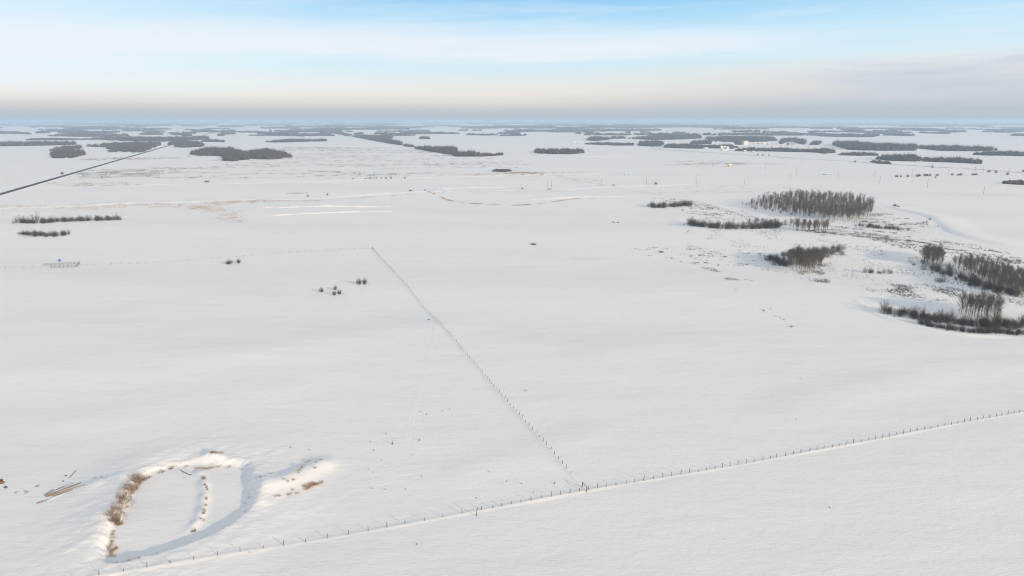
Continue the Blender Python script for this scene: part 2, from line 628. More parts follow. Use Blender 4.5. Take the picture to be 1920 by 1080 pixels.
strip('road_surface', [p + (0, 0), q], [(-3.2, .73), (0, .76), (3.2, .73)], material('packed_road', (.16, .16, .17), .85, color2=(.3, .3, .3), scale=.05),
      'grey packed surface of the snowy road below the village', 20)
rail = smooth_line(GP([(880, 303), (960, 315), (1060, 331), (1150, 350), (1240, 366), (1320, 381), (1400, 402), (1470, 417), (1560, 428), (1650, 440), (1740, 457), (1830, 472), (1960, 487)]), 8)
strip('rail_bed', rail, [(-6, -.15), (-2.8, .75), (2.8, .75), (6, -.15)], M['drift'], 'low snow covered rail bed running diagonally past the groves', 6, wob=.12, seed=3)

# snow drifted along fences, spoil banks, bank of the slough
A0, J, A1 = G(90, 1096.5), G(1100, 922), G(2010, 760)
B1, C1 = G(698, 465), G(-60, 508.5)
strip('snow_drift', [A0 + (J - A0) * .0, A1], bell(1.3, .13, 11), M['drift'], 'long low snow drift caught along the near wire fence', .8, wob=.55, seed=1)
strip('snow_drift', [J, B1], bell(1.1, .10, 7), M['drift'], 'slight snow drift along the fence running away from the corner', 1.5, wob=.5, seed=2)
for i, (a, b, hh, w) in enumerate((((508, 390), (742, 386), 1.2, 4.5), ((497, 405), (560, 402.5), 1.2, 4), ((528, 402.5), (745, 398), 1.0, 4), ((486, 390), (520, 388.5), 1.7, 6), ((0, 401.5), (110, 399), .9, 6),
                                  ((820, 353), (960, 350), .9, 5), ((980, 375), (1180, 369.5), .9, 5), ((1090, 294.2), (1185, 293), 1.5, 9))):
    strip('snow_bank', [G(*a), G(*b)], bell(w, hh, 9), M['drift'],
          ['long snow bank lit on its near face, the rear one of a dugout', 'short snow bank at the left end of the dugout', 'long snow bank lit on its near face, the front one of a dugout',
           'rounded snow heap at the left rear corner of the dugout', 'low pale snow bank by the road at far left', 'pale snow bank above the tan grass bend', 'pale snow bank right of the tan grass bend', 'pale snow bank below the dark trees in the middle'][i],
          2, 12, .45, i + 5)
slough = smooth_line(GP([(1655, 385), (1700, 396), (1745, 408), (1775, 422), (1785, 437), (1830, 452), (1930, 468)]), 8)
strip('creek_bank', slough, [(-6, -.1), (-3, .45), (0, 1.0), (3, 1.25), (9, 1.0), (18, .5), (32, -.2)], M['drift'], 'curved snowy bank of the creek bed at upper right', 4, 30, .12, 77)
slough2 = smooth_line(GP([(1225, 402), (1300, 436), (1400, 446), (1470, 462)]), 8)
strip('snow_bank', smooth_line(GP([(1590, 560), (1655, 594), (1720, 611), (1800, 626), (1935, 634)]), 8), bell(4.5, .55, 9), M['drift'], 'low snow bank in front of the dark willow rows at right', 2, 20, .2, 78)
# tracks pressed into the snow
ruts = [(-1.2, -.03), (-1.0, .028), (-.8, .012), (-.6, .026), (-.35, .01), (.35, .01), (.6, .026), (.8, .012), (1.0, .028), (1.2, -.03)]
for i, pts in enumerate(([(438, 771), (520, 744), (600, 717), (680, 686), (752, 645), (790, 612)], [(822, 604), (808, 655), (795, 710), (775, 770), (757, 850)],
                         [(610, 945), (650, 917), (720, 893), (800, 878), (860, 860)], [(600, 960), (640, 925), (700, 905), (790, 890)])):
    strip('snow_track', smooth_line(GP(pts), 8), ruts, M['drift'],
          ['faint vehicle track curving across the left field', 'faint straight track beside the diagonal fence', 'curved vehicle track right of the pond, farther one', 'curved vehicle track right of the pond, nearer one'][i], 1.0, 10, .3, 40 + i)


# ------------------------------------------------------------------ scatter
def scatter(poly, spacing, r, jitter=.9):
    poly = np.asarray(poly)
    lo, hi = poly.min(0), poly.max(0)
    n = int(max(1, (hi - lo).prod() / spacing ** 2))
    n = min(n, 400000)
    P = lo + r.random((n, 2)) * (hi - lo)
    return P[inside(P, poly)]


def tris_object(name, T, mat, label, cat=None, group=None, kind='stuff'):
    """T: (n,3,3) triangles as one object with its origin on the ground amid them."""
    c = np.array([T[:, :, 0].mean(), T[:, :, 1].mean(), 0.0])
    V = (T - c).reshape(-1, 3)
    o = link(bpy.data.objects.new(name, mesh_np(name, V, np.arange(len(V)).reshape(-1, 3), mat)))
    o.location = c
    return tag(o, label, cat, group, kind)


def blades(P, h, w, n, spread, r, lean=.5):
    """Grass or twig tufts: n narrow blades per tuft."""
    m = len(P)
    z = H(P[:, 0], P[:, 1])
    hh = np.broadcast_to(h, m)[:, None] * r.uniform(.55, 1.15, (m, n))
    a = r.uniform(0, 6.283, (m, n))
    ro = spread * np.sqrt(r.random((m, n)))
    bx = P[:, 0, None] + ro * np.cos(a)
    by = P[:, 1, None] + ro * np.sin(a)
    le = lean * hh * r.uniform(.2, 1, (m, n))
    tx = bx + le * np.cos(a)
    ty = by + le * np.sin(a)
    t = r.uniform(0, 6.283, (m, n))
    ww = w * r.uniform(.6, 1.3, (m, n)) * .5
    zb = np.broadcast_to(z[:, None], (m, n)) - .05
    v0 = np.stack([bx - ww * np.cos(t), by - ww * np.sin(t), zb], -1)
    v1 = np.stack([bx + ww * np.cos(t), by + ww * np.sin(t), zb], -1)
    v2 = np.stack([tx, ty, zb + hh], -1)
    return np.stack([v0, v1, v2], -2).reshape(-1, 3, 3)


BLOB_V = np.array([(math.cos(k * 1.2566), math.sin(k * 1.2566), 0) for k in range(5)] * 3 + [(0, 0, 1)])
BLOB_V[0:5, :2] *= .32
BLOB_V[5:10, :2] *= .52
BLOB_V[5:10, 2] = .45
BLOB_V[10:15, :2] *= .36
BLOB_V[10:15, 2] = .8
BLOB_F = np.array([q for b in (0, 5) for k in range(5) for q in ((b + k, b + (k + 1) % 5, b + 5 + (k + 1) % 5), (b + k, b + 5 + (k + 1) % 5, b + 5 + k))] +
                  [(10 + k, 10 + (k + 1) % 5, 15) for k in range(5)])


FAR_V = np.array([(math.cos(k * 1.5708), math.sin(k * 1.5708), 0) for k in range(4)] * 2 + [(0, 0, 1)])
FAR_V[:4, :2] *= .42
FAR_V[4:8, :2] *= .46
FAR_V[4:8, 2] = .66
FAR_F = np.array([q for k in range(4) for q in ((k, (k + 1) % 4, 4 + (k + 1) % 4), (k, 4 + (k + 1) % 4, 4 + k), (4 + k, 4 + (k + 1) % 4, 8))])


def crowns(P, h, w, r, simple=False):
    """Uneven little tree masses for woods more than a kilometre off."""
    m = len(P)
    z = H(P[:, 0], P[:, 1])
    BV, BF = (FAR_V, FAR_F) if simple else (BLOB_V, BLOB_F)
    V = np.broadcast_to(BV, (m,) + BV.shape).copy()
    V += r.normal(0, .10, V.shape) * np.array([1, 1, .8])
    a = r.uniform(0, 6.283, m)
    ca, sa = np.cos(a)[:, None], np.sin(a)[:, None]
    x, y = V[..., 0].copy(), V[..., 1].copy()
    ww = np.broadcast_to(w, m)[:, None]
    V[..., 0] = (x * ca - y * sa) * ww + P[:, 0, None]
    V[..., 1] = (x * sa + y * ca) * ww + P[:, 1, None]
    V[..., 2] = np.maximum(V[..., 2], 0) * np.broadcast_to(h, m)[:, None] + z[:, None] - .3
    return V[:, BF, :].reshape(-1, 3, 3)


# ------------------------------------------------------------------ far woods (each wood one mass)
def wood(poly_px, h, label, dens=1.0, seed=0, name='wood', cat='wood', spikes=True):
    r = np.random.default_rng(1000 + seed)
    poly = GP(poly_px)
    D = np.hypot(*poly.mean(0))
    sp = max(5.0, D / 350) / math.sqrt(dens)
    P = scatter(poly, sp, r)
    d, _ = seg_dist(P, poly, True)
    ext = math.sqrt(max(1.0, np.prod(np.ptp(poly, axis=0)))) * .5
    nz = np.zeros(len(P))
    for lam, am in ((ext * .9, 1.0), (ext * .38, .8), (ext * .17, .6), (ext * .08, .45)):
        a1, a2, p1, p2 = r.uniform(0, 6.28, 4)
        nz += am * np.sin(6.283 / lam * (P[:, 0] * math.cos(a1) + P[:, 1] * math.sin(a1)) + p1) * np.cos(6.283 / lam * (P[:, 0] * math.cos(a2) + P[:, 1] * math.sin(a2)) + p2)
    keep = (d / (ext * .16) + nz * 1.15 + r.normal(0, .45, len(P)) > (-.5 if name == 'shelterbelt' or not spikes else .3)) if len(P) > 12 else np.ones(len(P), bool)
    P, nz = P[keep], nz[keep]
    if len(P) > 9000:
        P, nz = P[:9000], nz[:9000]
    if len(P) < 3:
        P = np.concatenate([P, poly])
        nz = np.zeros(len(P))
    hh = h * r.uniform(.55, 1.2, len(P)) * (1 + .2 * np.clip(nz, -1.5, 1.5))
    T = [crowns(P, hh * (.8 if D < 4200 else .95), (np.maximum(5.0, sp * 1.05) if D < 4200 else np.maximum(5.5, sp * 1.3)) * r.uniform(.7, 1.3, len(P)), r, D > 3500)]
    if spikes and D < 4200:
        T.append(blades(P, hh * 1.3, D * .00022, 12, sp * .8, r, .12))
    return tris_object(name, np.concatenate(T), M['far_wood'], label, cat)


# left
wood([(95, 290), (100, 297), (128, 298), (158, 291), (157, 285), (130, 284), (118, 288)], 10, 'compact dark grey wood alone in the left field, the nearer of two', 1.2, 1)
wood([(94, 283), (112, 286), (150, 279), (155, 276), (120, 277)], 10, 'thin grey wood just behind the compact wood at left', .9, 2)
wood([(-20, 274.5), (70, 273.5), (140, 271.5), (140, 269.5), (60, 270), (-20, 271)], 13, 'long straight tree belt at the far left edge', 1.2, 3, 'shelterbelt', 'trees')
wood([(161, 275), (200, 277), (203, 286), (262, 287), (285, 280), (303, 272.5), (300, 270), (250, 269.5), (200, 271)], 11, 'large dark wood left of the highway', 1.0, 4)
wood([(315, 271), (330, 276.5), (360, 277), (381, 275), (380, 271), (355, 267.5), (325, 267)], 12, 'dark wood just right of the highway end', 1.1, 5)
wood([(352, 288), (372, 292), (417, 293), (418, 302), (440, 303), (478, 297), (440, 283), (395, 281)], 11, 'grey wood in the left middle, left half of the pair', 1.0, 6)
wood([(440, 290), (478, 299), (520, 299), (548, 295), (540, 291), (500, 283)], 10, 'grey wood in the left middle, right half of the pair', 1.0, 7)
wood([(495, 267), (520, 267.5), (612, 265), (610, 263.5), (540, 264)], 10, 'thin dark tree line in the upper middle left', 1.1, 8)
wood([(170, 261), (215, 264), (300, 266), (390, 262), (390, 258), (300, 259.5), (225, 258.5)], 11, 'hazy wood stretching behind the large dark wood', .8, 9)
wood([(95, 256), (170, 257), (240, 256), (240, 254), (150, 253.5)], 12, 'hazy tree line in the far left', .9, 10)
wood([(50, 263), (120, 263), (185, 262), (180, 260.5), (60, 260.5)], 6, 'pale low brush line at far left', .35, 11)
wood([(-20, 251), (55, 253.5), (62, 253), (20, 250), (-20, 249.5)], 12, 'blue grey wood at the far left edge', 1.1, 12)
wood([(355, 247.5), (400, 248.5), (414, 247), (390, 244.5), (365, 245)], 14, 'hazy blue wood beyond the highway', 1.1, 13)
wood([(375, 266), (420, 267), (420, 264.5), (385, 263.5)], 9, 'short broken tree row right of the highway end', .7, 14)
wood([(465, 254.5), (530, 255), (560, 256), (630, 255), (610, 250), (540, 251)], 6, 'pale frosted brush field in the upper middle left', .35, 15)
# diagonal belt in the middle
wood([(600, 246), (620, 249), (655, 255.5), (660, 254), (625, 245.5)], 12, 'far end of the diagonal tree belt', 1.1, 16, 'shelterbelt', 'trees')
wood([(660, 256), (690, 262), (730, 269), (754, 273), (752, 269), (720, 263), (737, 259.5), (735, 257), (700, 256)], 12, 'middle stretch of the diagonal tree belt', 1.2, 17, 'shelterbelt', 'trees')
wood([(756, 274), (775, 276.5), (773, 273.5), (762, 272.5)], 8, 'low gap trees of the diagonal belt', .8, 18, 'shelterbelt', 'trees')
wood([(776, 278.5), (800, 283), (830, 288), (858, 294), (905, 293.5), (898, 290), (858, 288), (855, 280), (820, 279)], 11, 'near end of the diagonal tree belt', 1.2, 19, 'shelterbelt', 'trees')
wood([(898, 293.5), (942, 291.5), (942, 289.5), (900, 291)], 7, 'low brush trailing right from the diagonal belt', .8, 20)
wood([(786, 260.5), (806, 261), (804, 259), (790, 258.5)], 11, 'small round wood alone on the snow in the upper middle', 1.3, 21)
wood([(580, 240), (620, 246), (660, 243.5), (720, 243), (765, 243.5), (768, 241.5), (700, 240), (640, 239)], 14, 'blue hazy wood behind the diagonal belt', 1.0, 22)
# centre and right
wood([(1000, 287.5), (1035, 289), (1070, 289.5), (1096, 287), (1090, 284), (1050, 283.5), (1003, 284)], 10, 'grey wood alone in the upper middle with pale sheds behind', 1.2, 23)
wood([(1098, 263.5), (1120, 264.5), (1142, 262), (1140, 259.5), (1105, 260)], 12, 'hazy wood left of the village', 1.2, 24)
wood([(1140, 261), (1172, 260), (1172, 258), (1145, 258.5)], 11, 'thin hazy tree row left of the village', 1.0, 25)
wood([(1176, 260.5), (1230, 262.5), (1290, 261.5), (1314, 259.5), (1310, 255.5), (1240, 257)], 13, 'wide hazy wood above the village fringe', 1.0, 26)
wood([(1092, 270.5), (1150, 273), (1188, 273), (1185, 270.5), (1130, 269)], 8, 'broken tree row left of the village edge', .7, 27)
wood([(1195, 273.5), (1225, 275), (1245, 274), (1240, 267.5), (1200, 268)], 12, 'dark wood at the left end of the village', 1.1, 28)
wood([(1246, 277), (1300, 279), (1345, 278.5), (1340, 276), (1290, 274), (1250, 273.5)], 10, 'tree belt along the near side of the village left half', 1.1, 29, 'shelterbelt', 'trees')
wood([(1292, 270.5), (1330, 270.5), (1335, 267), (1300, 267)], 11, 'tree clump behind the left village houses', 1.0, 30)
wood([(1318, 262), (1345, 266), (1400, 267), (1456, 264.5), (1450, 259.5), (1380, 258.5), (1330, 259)], 13, 'large hazy wood behind the village', 1.1, 31)
wood([(1335, 278), (1370, 279), (1385, 277), (1370, 274), (1340, 274.5)], 8, 'garden trees among the village houses at left', .6, 32)
wood([(1378, 283.5), (1440, 284), (1480, 285), (1535, 286), (1535, 283.5), (1470, 281.5), (1400, 281)], 9, 'tree belt along the near side of the village right half', 1.0, 33, 'shelterbelt', 'trees')
wood([(1376, 271.5), (1391, 271.5), (1391, 268), (1378, 268)], 11, 'dark clump left of the tall cream building', 1.1, 34)
wood([(1462, 271), (1480, 266), (1508, 271.5), (1511, 265), (1490, 262), (1465, 263)], 13, 'dark wood at the right of the village', 1.0, 35)
wood([(1520, 272.5), (1535, 272), (1540, 267.5), (1524, 267.5)], 11, 'round clump right of the village', 1.0, 36)
wood([(1535, 288), (1550, 288.5), (1566, 287), (1560, 284), (1537, 283.5)], 11, 'small dark wood below the village at right', 1.2, 37)
wood([(1572, 291), (1610, 292.5), (1648, 292), (1640, 290), (1600, 288.5)], 7, 'low brush strip right of the village', .9, 38)
wood([(1560, 272), (1590, 281), (1640, 283), (1715, 282.5), (1720, 276), (1660, 274.5), (1600, 270), (1570, 269)], 13, 'long dark wood right of the village, left half', 1.1, 39)
wood([(1716, 277.5), (1760, 283), (1840, 284), (1874, 283), (1850, 280), (1780, 277)], 12, 'long dark wood right of the village, right half', 1.1, 40)
wood([(1640, 299), (1670, 302.5), (1725, 303.5), (1728, 300), (1715, 295), (1665, 296)], 11, 'nearest grey wood at upper right, the left lobe', 1.2, 41)
wood([(1725, 303), (1780, 305), (1838, 307.5), (1840, 304), (1790, 301), (1740, 300)], 9, 'nearest grey wood at upper right, the right lobe', 1.1, 42)
wood([(1818, 290.5), (1860, 292), (1940, 293.5), (1940, 289), (1860, 288)], 9, 'flat grey wood at the upper right edge', 1.1, 43)
wood([(1630, 304), (1650, 307.5), (1672, 308), (1665, 305), (1640, 303)], 5, 'scrubby bushes along the road at upper right', .5, 44)
wood([(1538, 256.5), (1600, 257.5), (1620, 258), (1610, 254.5), (1550, 254)], 12, 'hazy wood beyond the village at right', 1.1, 45)
wood([(1880, 345), (1900, 347), (1935, 349), (1935, 342), (1900, 341), (1885, 343)], 6, 'low dark thicket at the right edge', 1.6, 46, spikes=False)
wood([(921, 321.5), (945, 323.3), (958, 322), (955, 319), (930, 319)], 4.0, 'low dark lens shaped crowns standing in for bank shadow in the centre', 2.2, 47, spikes=False)  # low dark crowns added in place of a dugout bank's shadow
wood([(1340, 253), (1400, 253.6), (1440, 254.5), (1500, 254.5), (1500, 252.5), (1345, 251.5)], 12, 'thin blue tree line far behind the village', 1.0, 48)
wood([(1510, 254.5), (1540, 255), (1640, 257.5), (1640, 255.5), (1515, 253)], 12, 'blue tree line beyond the village right side', 1.0, 49)
wood([(1030, 244.8), (1100, 245.5), (1180, 246), (1238, 244.5), (1238, 243), (1110, 242.5), (1035, 243)], 13, 'long blue tree line over the centre', 1.0, 50)
wood([(1025, 248), (1112, 248.5), (1112, 246.5), (1055, 246.5)], 12, 'blue tree line under the long one over the centre', 1.0, 51)
wood([(1665, 246), (1690, 246.5), (1690, 244.5), (1670, 244.6)], 12, 'small blue wood far off at right', 1.0, 52)
wood([(1717, 247), (1760, 247.5), (1810, 248.7), (1810, 247), (1720, 245.3)], 12, 'blue wood strip far off at right', 1.0, 53)
wood([(690, 236.5 + 3.2), (768, 240), (768, 238), (700, 237.4)], 14, 'blue wood far off in the centre left', 1.0, 54)
wood([(865, 241), (905, 241.8), (960, 241), (960, 239), (870, 239.3)], 14, 'blue wood far off in the centre', 1.0, 55)
wood([(930, 250), (956, 252), (976, 251.5), (970, 248.6)], 10, 'blue clump left of the centre tree lines', 1.0, 56)

# countless woods fading to the horizon: one mass
fr = np.random.default_rng(21)
T = []
for i in range(600):
    py = 227.3 + 28 * fr.random() ** 2.3
    px = fr.uniform(-60, 1980)
    p = G(px, py)
    D = np.hypot(*p)
    wpx = fr.lognormal(math.log(38), .8) * (1 if py < 244 else .5)
    L_ = metres(wpx, py)
    dp = fr.uniform(60, 300) * (1 + D / 6000) * (1 if py < 244 else .5)
    an = math.radians(19.5) if fr.random() < .75 else math.radians(109.5)
    if an > 1.5:
        L_ *= .7
    n = int(min(160, max(6, L_ * dp / (D / 170) ** 2)))
    q = (fr.random((n, 2)) - .5) * (L_, dp)
    q[:, 0] *= np.sqrt(1 - (q[:, 1] / dp) ** 2)
    P = np.stack([q[:, 0] * math.cos(an) - q[:, 1] * math.sin(an), q[:, 0] * math.sin(an) + q[:, 1] * math.cos(an)], 1) + p
    T.append(crowns(P, fr.uniform(11, 19) * fr.uniform(.7, 1.1, n), D / 170 * 1.45 * fr.uniform(.7, 1.3, n), fr, True))
tris_object('distant_woods', np.concatenate(T), M['far_wood'], 'countless blue woods and tree belts fading into haze along the horizon', 'woods')


# ------------------------------------------------------------------ near trees and shrubs
def aspen_parts(h, seed):
    r = np.random.default_rng(seed)
    tb = MB()
    lean = r.normal(0, .035, 2) * h
    pts = [(lean[0] * t + r.normal(0, .05) * h * .05, lean[1] * t + r.normal(0, .05) * h * .05, h * t - .2) for t in (0, .3, .6, .85, 1)]
    tb.tube(pts, [.011 * h, .0095 * h, .007 * h, .004 * h, .0015 * h], 5)
    nb = 30
    tri = []
    for i in range(nb):
        t = r.uniform(.3, .97)
        p0 = np.array([np.interp(t, (0, .3, .6, .85, 1), [q[k] for q in pts]) for k in range(3)])
        a = r.uniform(0, 6.283)
        ln = h * (1.0 - t) * r.uniform(.3, .7) + h * r.uniform(.08, .2)
        d = np.array([math.cos(a), math.sin(a), r.uniform(.8, 2.6)])
        d /= np.linalg.norm(d)
        p1 = p0 + d * ln
        tb.tube([p0, p1], [.006 * h, .0018 * h], 3, False)
        for j in range(30):
            s = r.uniform(.25, 1.05)
            q0 = p0 + (p1 - p0) * s
            e = d * .7 + r.normal(0, .55, 3) + (0, 0, .35)
            e /= np.linalg.norm(e)
            l2 = r.uniform(.6, 1.7) * (h / 10) ** .5
            w = np.cross(e, r.normal(0, 1, 3))
            w /= np.linalg.norm(w)
            w *= r.uniform(.011, .024) * (h / 10)
            tri.append((q0 - w, q0 + w, q0 + e * l2))
    T = np.array(tri)
    crown = mesh_np('crown', T.reshape(-1, 3), np.arange(len(T) * 3).reshape(-1, 3), M['aspen'])
    return tb.mesh('trunk', M['bark']), crown


ASPENS = [aspen_parts(10.0, 50 + i) for i in range(6)]


def shrub_mesh(seed, mat, h=4.0, w=4.2, stems=44, twigs=9, name='shrub', th=.036):
    """A many-stemmed dome of bare twigs."""
    r = np.random.default_rng(seed)
    tri = []
    for i in range(stems):
        a = r.uniform(0, 6.283)
        ro = r.random() ** .6
        p0 = np.array([math.cos(a) * ro * w * .22, math.sin(a) * ro * w * .22, -.15])
        el = h * (1 - .45 * ro ** 2) * r.uniform(.5, 1.2)
        p1 = np.array([math.cos(a) * ro * w * .55 * r.uniform(.8, 1.15), math.sin(a) * ro * w * .55 * r.uniform(.8, 1.15), el])
        d = p1 - p0
        wv = np.cross(d, r.normal(0, 1, 3))
        wv = wv / np.linalg.norm(wv) * th
        tri.append((p0 - wv, p0 + wv, p1))
        for j in range(twigs):
            s = r.uniform(.3, 1.0)
            q = p0 + d * s
            e = d / np.linalg.norm(d) + r.normal(0, .55, 3)
            e[2] = abs(e[2])
            e /= np.linalg.norm(e)
            l2 = r.uniform(.5, 1.2) * h / 4
            wv = np.cross(e, r.normal(0, 1, 3))
            wv = wv / np.linalg.norm(wv) * th * r.uniform(.5, .95)
            tri.append((q - wv, q + wv, q + e * l2))
    T = np.array(tri)
    return mesh_np(name, T.reshape(-1, 3), np.arange(len(T) * 3).reshape(-1, 3), mat)


WILLOWS = [shrub_mesh(80 + i, M['willow'], name='willow_shrub') for i in range(6)]
BUSHES = [shrub_mesh(180 + i, M['bush'], 3.6, 4.6, 90, 9, 'round_bush', .042) for i in range(4)]
vr = np.random.default_rng(5)


def plant_aspen(p, h, label, group):
    k = int(vr.integers(len(ASPENS)))
    o = empty('aspen_tree', (p[0], p[1], h1(*p)), vr.uniform(0, 6.28))
    s = h / 10.0
    o.scale = (s * vr.uniform(.9, 1.5), s * vr.uniform(.9, 1.5), s)
    tag(o, label, 'tree', group)
    for nm, me in (('trunk', ASPENS[k][0]), ('crown', ASPENS[k][1])):
        c = link(bpy.data.objects.new(nm, me))
        c.parent = o
    return o


def plant_shrub(p, h, label, group=None, meshes=WILLOWS, name='willow_shrub', base=4.0, wide=1.0, cat='shrub'):
    o = link(bpy.data.objects.new(name, meshes[int(vr.integers(len(meshes)))]))
    s = h / base
    o.location = (p[0], p[1], h1(*p))
    o.rotation_euler = (0, 0, vr.uniform(0, 6.28))
    o.scale = (s * wide * vr.uniform(.9, 1.25), s * wide * vr.uniform(.9, 1.25), s)
    return tag(o, label, cat, group)


def fill(poly_px, n):
    """n points spread evenly over a ground polygon."""
    poly = GP(poly_px)
    lo, hi = poly.min(0), poly.max(0)
    P = lo + vr.random((n * 60, 2)) * (hi - lo)
    P = P[inside(P, poly)]
    keep = [P[0]]
    for _ in range(n - 1):
        c = P[vr.integers(0, len(P), 10)]
        k = np.array(keep)
        d = np.min(np.hypot(c[:, None, 0] - k[None, :, 0], c[:, None, 1] - k[None, :, 1]), 1)
        keep.append(c[np.argmax(d)])
    return np.array(keep)


def along(pts_px, n, off):
    line = smooth_line(GP(pts_px), 8)
    cum = np.concatenate([[0], np.cumsum(np.hypot(*np.diff(line, axis=0).T))])
    s = (np.arange(n) + vr.uniform(.1, .9, n)) / n * cum[-1]
    P = np.stack([np.interp(s, cum, line[:, 0]), np.interp(s, cum, line[:, 1])], 1)
    return P + vr.normal(0, off, P.shape)


BIG = [(1388, 387), (1440, 395), (1490, 405), (1560, 414), (1612, 413), (1637, 402), (1636, 389), (1595, 378), (1500, 374), (1455, 376), (1440, 380)]
P = fill(BIG, 600)
P = P[np.argsort(P[:, 1])]
for p in P[:118]:
    plant_aspen(p, vr.uniform(6.0, 12.8) * (.72 if p[0] < 310 and p[1] > 800 else 1), 'bare brown aspen crowding the near side of the large grove at upper right', 'aspens of the large grove')
def baked(P, kinds, sizes, wide=1.0):
    """Triangles of many plants joined (those past the individually built ones)."""
    T = []
    for p, k, sz in zip(P, kinds, sizes):
        z = h1(*p)
        for me in k:
            co = np.empty(len(me.vertices) * 3, np.float32)
            me.vertices.foreach_get('co', co)
            co = co.reshape(-1, 3)
            me.calc_loop_triangles()
            t = np.empty(len(me.loop_triangles) * 3, np.int32)
            me.loop_triangles.foreach_get('vertices', t)
            a = vr.uniform(0, 6.28)
            R = np.array([[math.cos(a) * wide, -math.sin(a) * wide, 0], [math.sin(a) * wide, math.cos(a) * wide, 0], [0, 0, 1]])
            tt = (co[t] @ R.T).reshape(-1, 3, 3)
            if len(k) == 2 and me is k[1]:
                tt = tt[vr.random(len(tt)) < .5]
            T.append(tt * sz + np.array([p[0], p[1], z]))
    return np.concatenate(T)


P2 = [(p, vr.uniform(.55, 1.32) * (.72 if p[0] < 300 else 1)) for p in P[118:]]
P2 += [(p, vr.uniform(.5, 1.05)) for p in fill([(1786, 499), (1830, 520), (1870, 543), (1905, 553), (1925, 566), (1925, 526), (1890, 508), (1810, 493)], 110)]
P2 += [(p, vr.uniform(.6, 1.1)) for p in fill([(1475, 490), (1500, 496), (1540, 492), (1538, 484), (1490, 482)], 44)]
P2 += [(p, vr.uniform(.4, .9)) for p in fill([(1728, 488), (1742, 496), (1768, 497), (1764, 481), (1735, 479)], 26)]
P2 += [(p, vr.uniform(.4, .9)) for p in fill([(1478, 431), (1500, 438), (1552, 438), (1553, 429), (1510, 427)], 26)]
P2 += [(p, vr.uniform(.35, .9)) for p in fill([(1790, 594), (1830, 604), (1878, 606), (1872, 590), (1815, 588)], 24)]
tris_object('grove_backdrop', baked([p for p, _ in P2], [ASPENS[int(vr.integers(6))] for _ in P2], [q for _, q in P2]), M['aspen'], 'mass of bare aspens filling the backs of the groves at right', 'grove')
for p in fill([(1395, 389), (1490, 404), (1560, 410), (1630, 402), (1560, 392), (1440, 385)], 34):
    plant_shrub(p, vr.uniform(3.5, 5.5), 'dark willow shrub under the aspens of the large grove', 'undergrowth of the large grove')

for poly, n, ha, hb, lab, grp in (
        ([(1470, 492), (1490, 503), (1520, 508), (1545, 495), (1540, 486), (1490, 484)], 48, 8.5, 11, 'rust brown aspen in the small grove below the large one', 'aspens of the small grove'),
        ([(1475, 430), (1500, 437), (1550, 437), (1553, 430), (1510, 428)], 24, 7.5, 10, 'thin brown aspen in the open row below the large grove', 'aspens of the open row'),
        ([(1726, 487), (1740, 496), (1766, 496), (1764, 482), (1735, 480)], 26, 8, 10.5, 'brown aspen in the tight clump at the left end of the right grove', 'aspens of the tight clump'),
        ([(1788, 500), (1830, 520), (1870, 540), (1905, 548), (1925, 562), (1925, 532), (1890, 514), (1810, 495)], 52, 7.5, 10, 'bare aspen in the right grove beside the edge of the photo', 'aspens of the right grove'),
        ([(1860, 545), (1895, 562), (1930, 572), (1930, 550), (1880, 540)], 22, 7, 9, 'brown aspen on the near flank of the right grove', 'aspens on the near flank'),
        ([(1793, 594), (1830, 602), (1873, 604), (1868, 590), (1815, 588)], 18, 8.5, 11, 'tall bare aspen standing behind the lowest willow rows', 'aspens behind the willow rows'),
        ([(1395, 427), (1452, 430), (1458, 424), (1410, 424)], 9, 7, 9, 'bare aspen rising from the curved willow row', 'aspens in the curved row')):
    for p in fill(poly, n):
        plant_aspen(p, vr.uniform(ha, hb), lab, grp)

for pts, n, off, ha, hb, lab, grp in (
        ([(1660, 586), (1700, 594), (1750, 602), (1800, 608), (1850, 613), (1925, 612)], 52, 2.2, 2.8, 6.0, 'dark willow shrub in the upper of two long rows at lower right', 'upper willow row'),
        ([(1722, 606), (1765, 615), (1820, 622), (1925, 628)], 30, .8, 2.4, 3.6, 'dark low willow shrub in the front row at lower right', 'front willow row'),
        ([(1749, 499), (1775, 509), (1800, 518), (1839, 536), (1868, 549), (1925, 566)], 40, 2.5, 3.4, 5.2, 'dark willow shrub along the near edge of the right grove', 'willows edging the right grove'),
        ([(1440, 482), (1455, 488), (1478, 494)], 16, 2.2, 3.6, 5, 'dark willow shrub left of the small grove', 'willows left of the small grove'),
        ([(1462, 476), (1500, 478), (1540, 478), (1578, 469)], 28, 3.5, 3.6, 5, 'dark willow shrub behind the small grove', 'willows behind the small grove'),
        ([(1620, 505), (1650, 507), (1674, 507)], 9, .8, 2.4, 4.2, 'dark willow shrub in the short row between the groves', 'short willow row'),
        ([(1290, 420), (1320, 430), (1370, 432), (1420, 430), (1465, 421)], 40, 2.5, 5, 7.5, 'dark willow shrub in the curved row left of the groves', 'curved willow row'),
        ([(1217, 387), (1240, 389), (1297, 386)], 26, 2.5, 4, 6.5, 'dark willow shrub in the straight row left of the large grove', 'straight willow row'),
        ([(36, 422), (70, 422), (110, 417), (170, 415), (230, 413)], 40, 1.8, 3.2, 5.5, 'dark shrub in the longer of two rows at left', 'longer shrub row at left'),
        ([(62, 441), (95, 444), (132, 440)], 18, 2, 3.4, 5, 'dark shrub in the shorter of two rows at left', 'shorter shrub row at left'),
        ([(1612, 424), (1650, 429), (1692, 434)], 18, 3, 2.6, 4.2, 'sparse brown shrub right of the open aspen row', 'sparse shrubs right of the open row')):
    for p in along(pts, n, off):
        plant_shrub(p, vr.uniform(ha, hb), lab, grp)
P3 = []
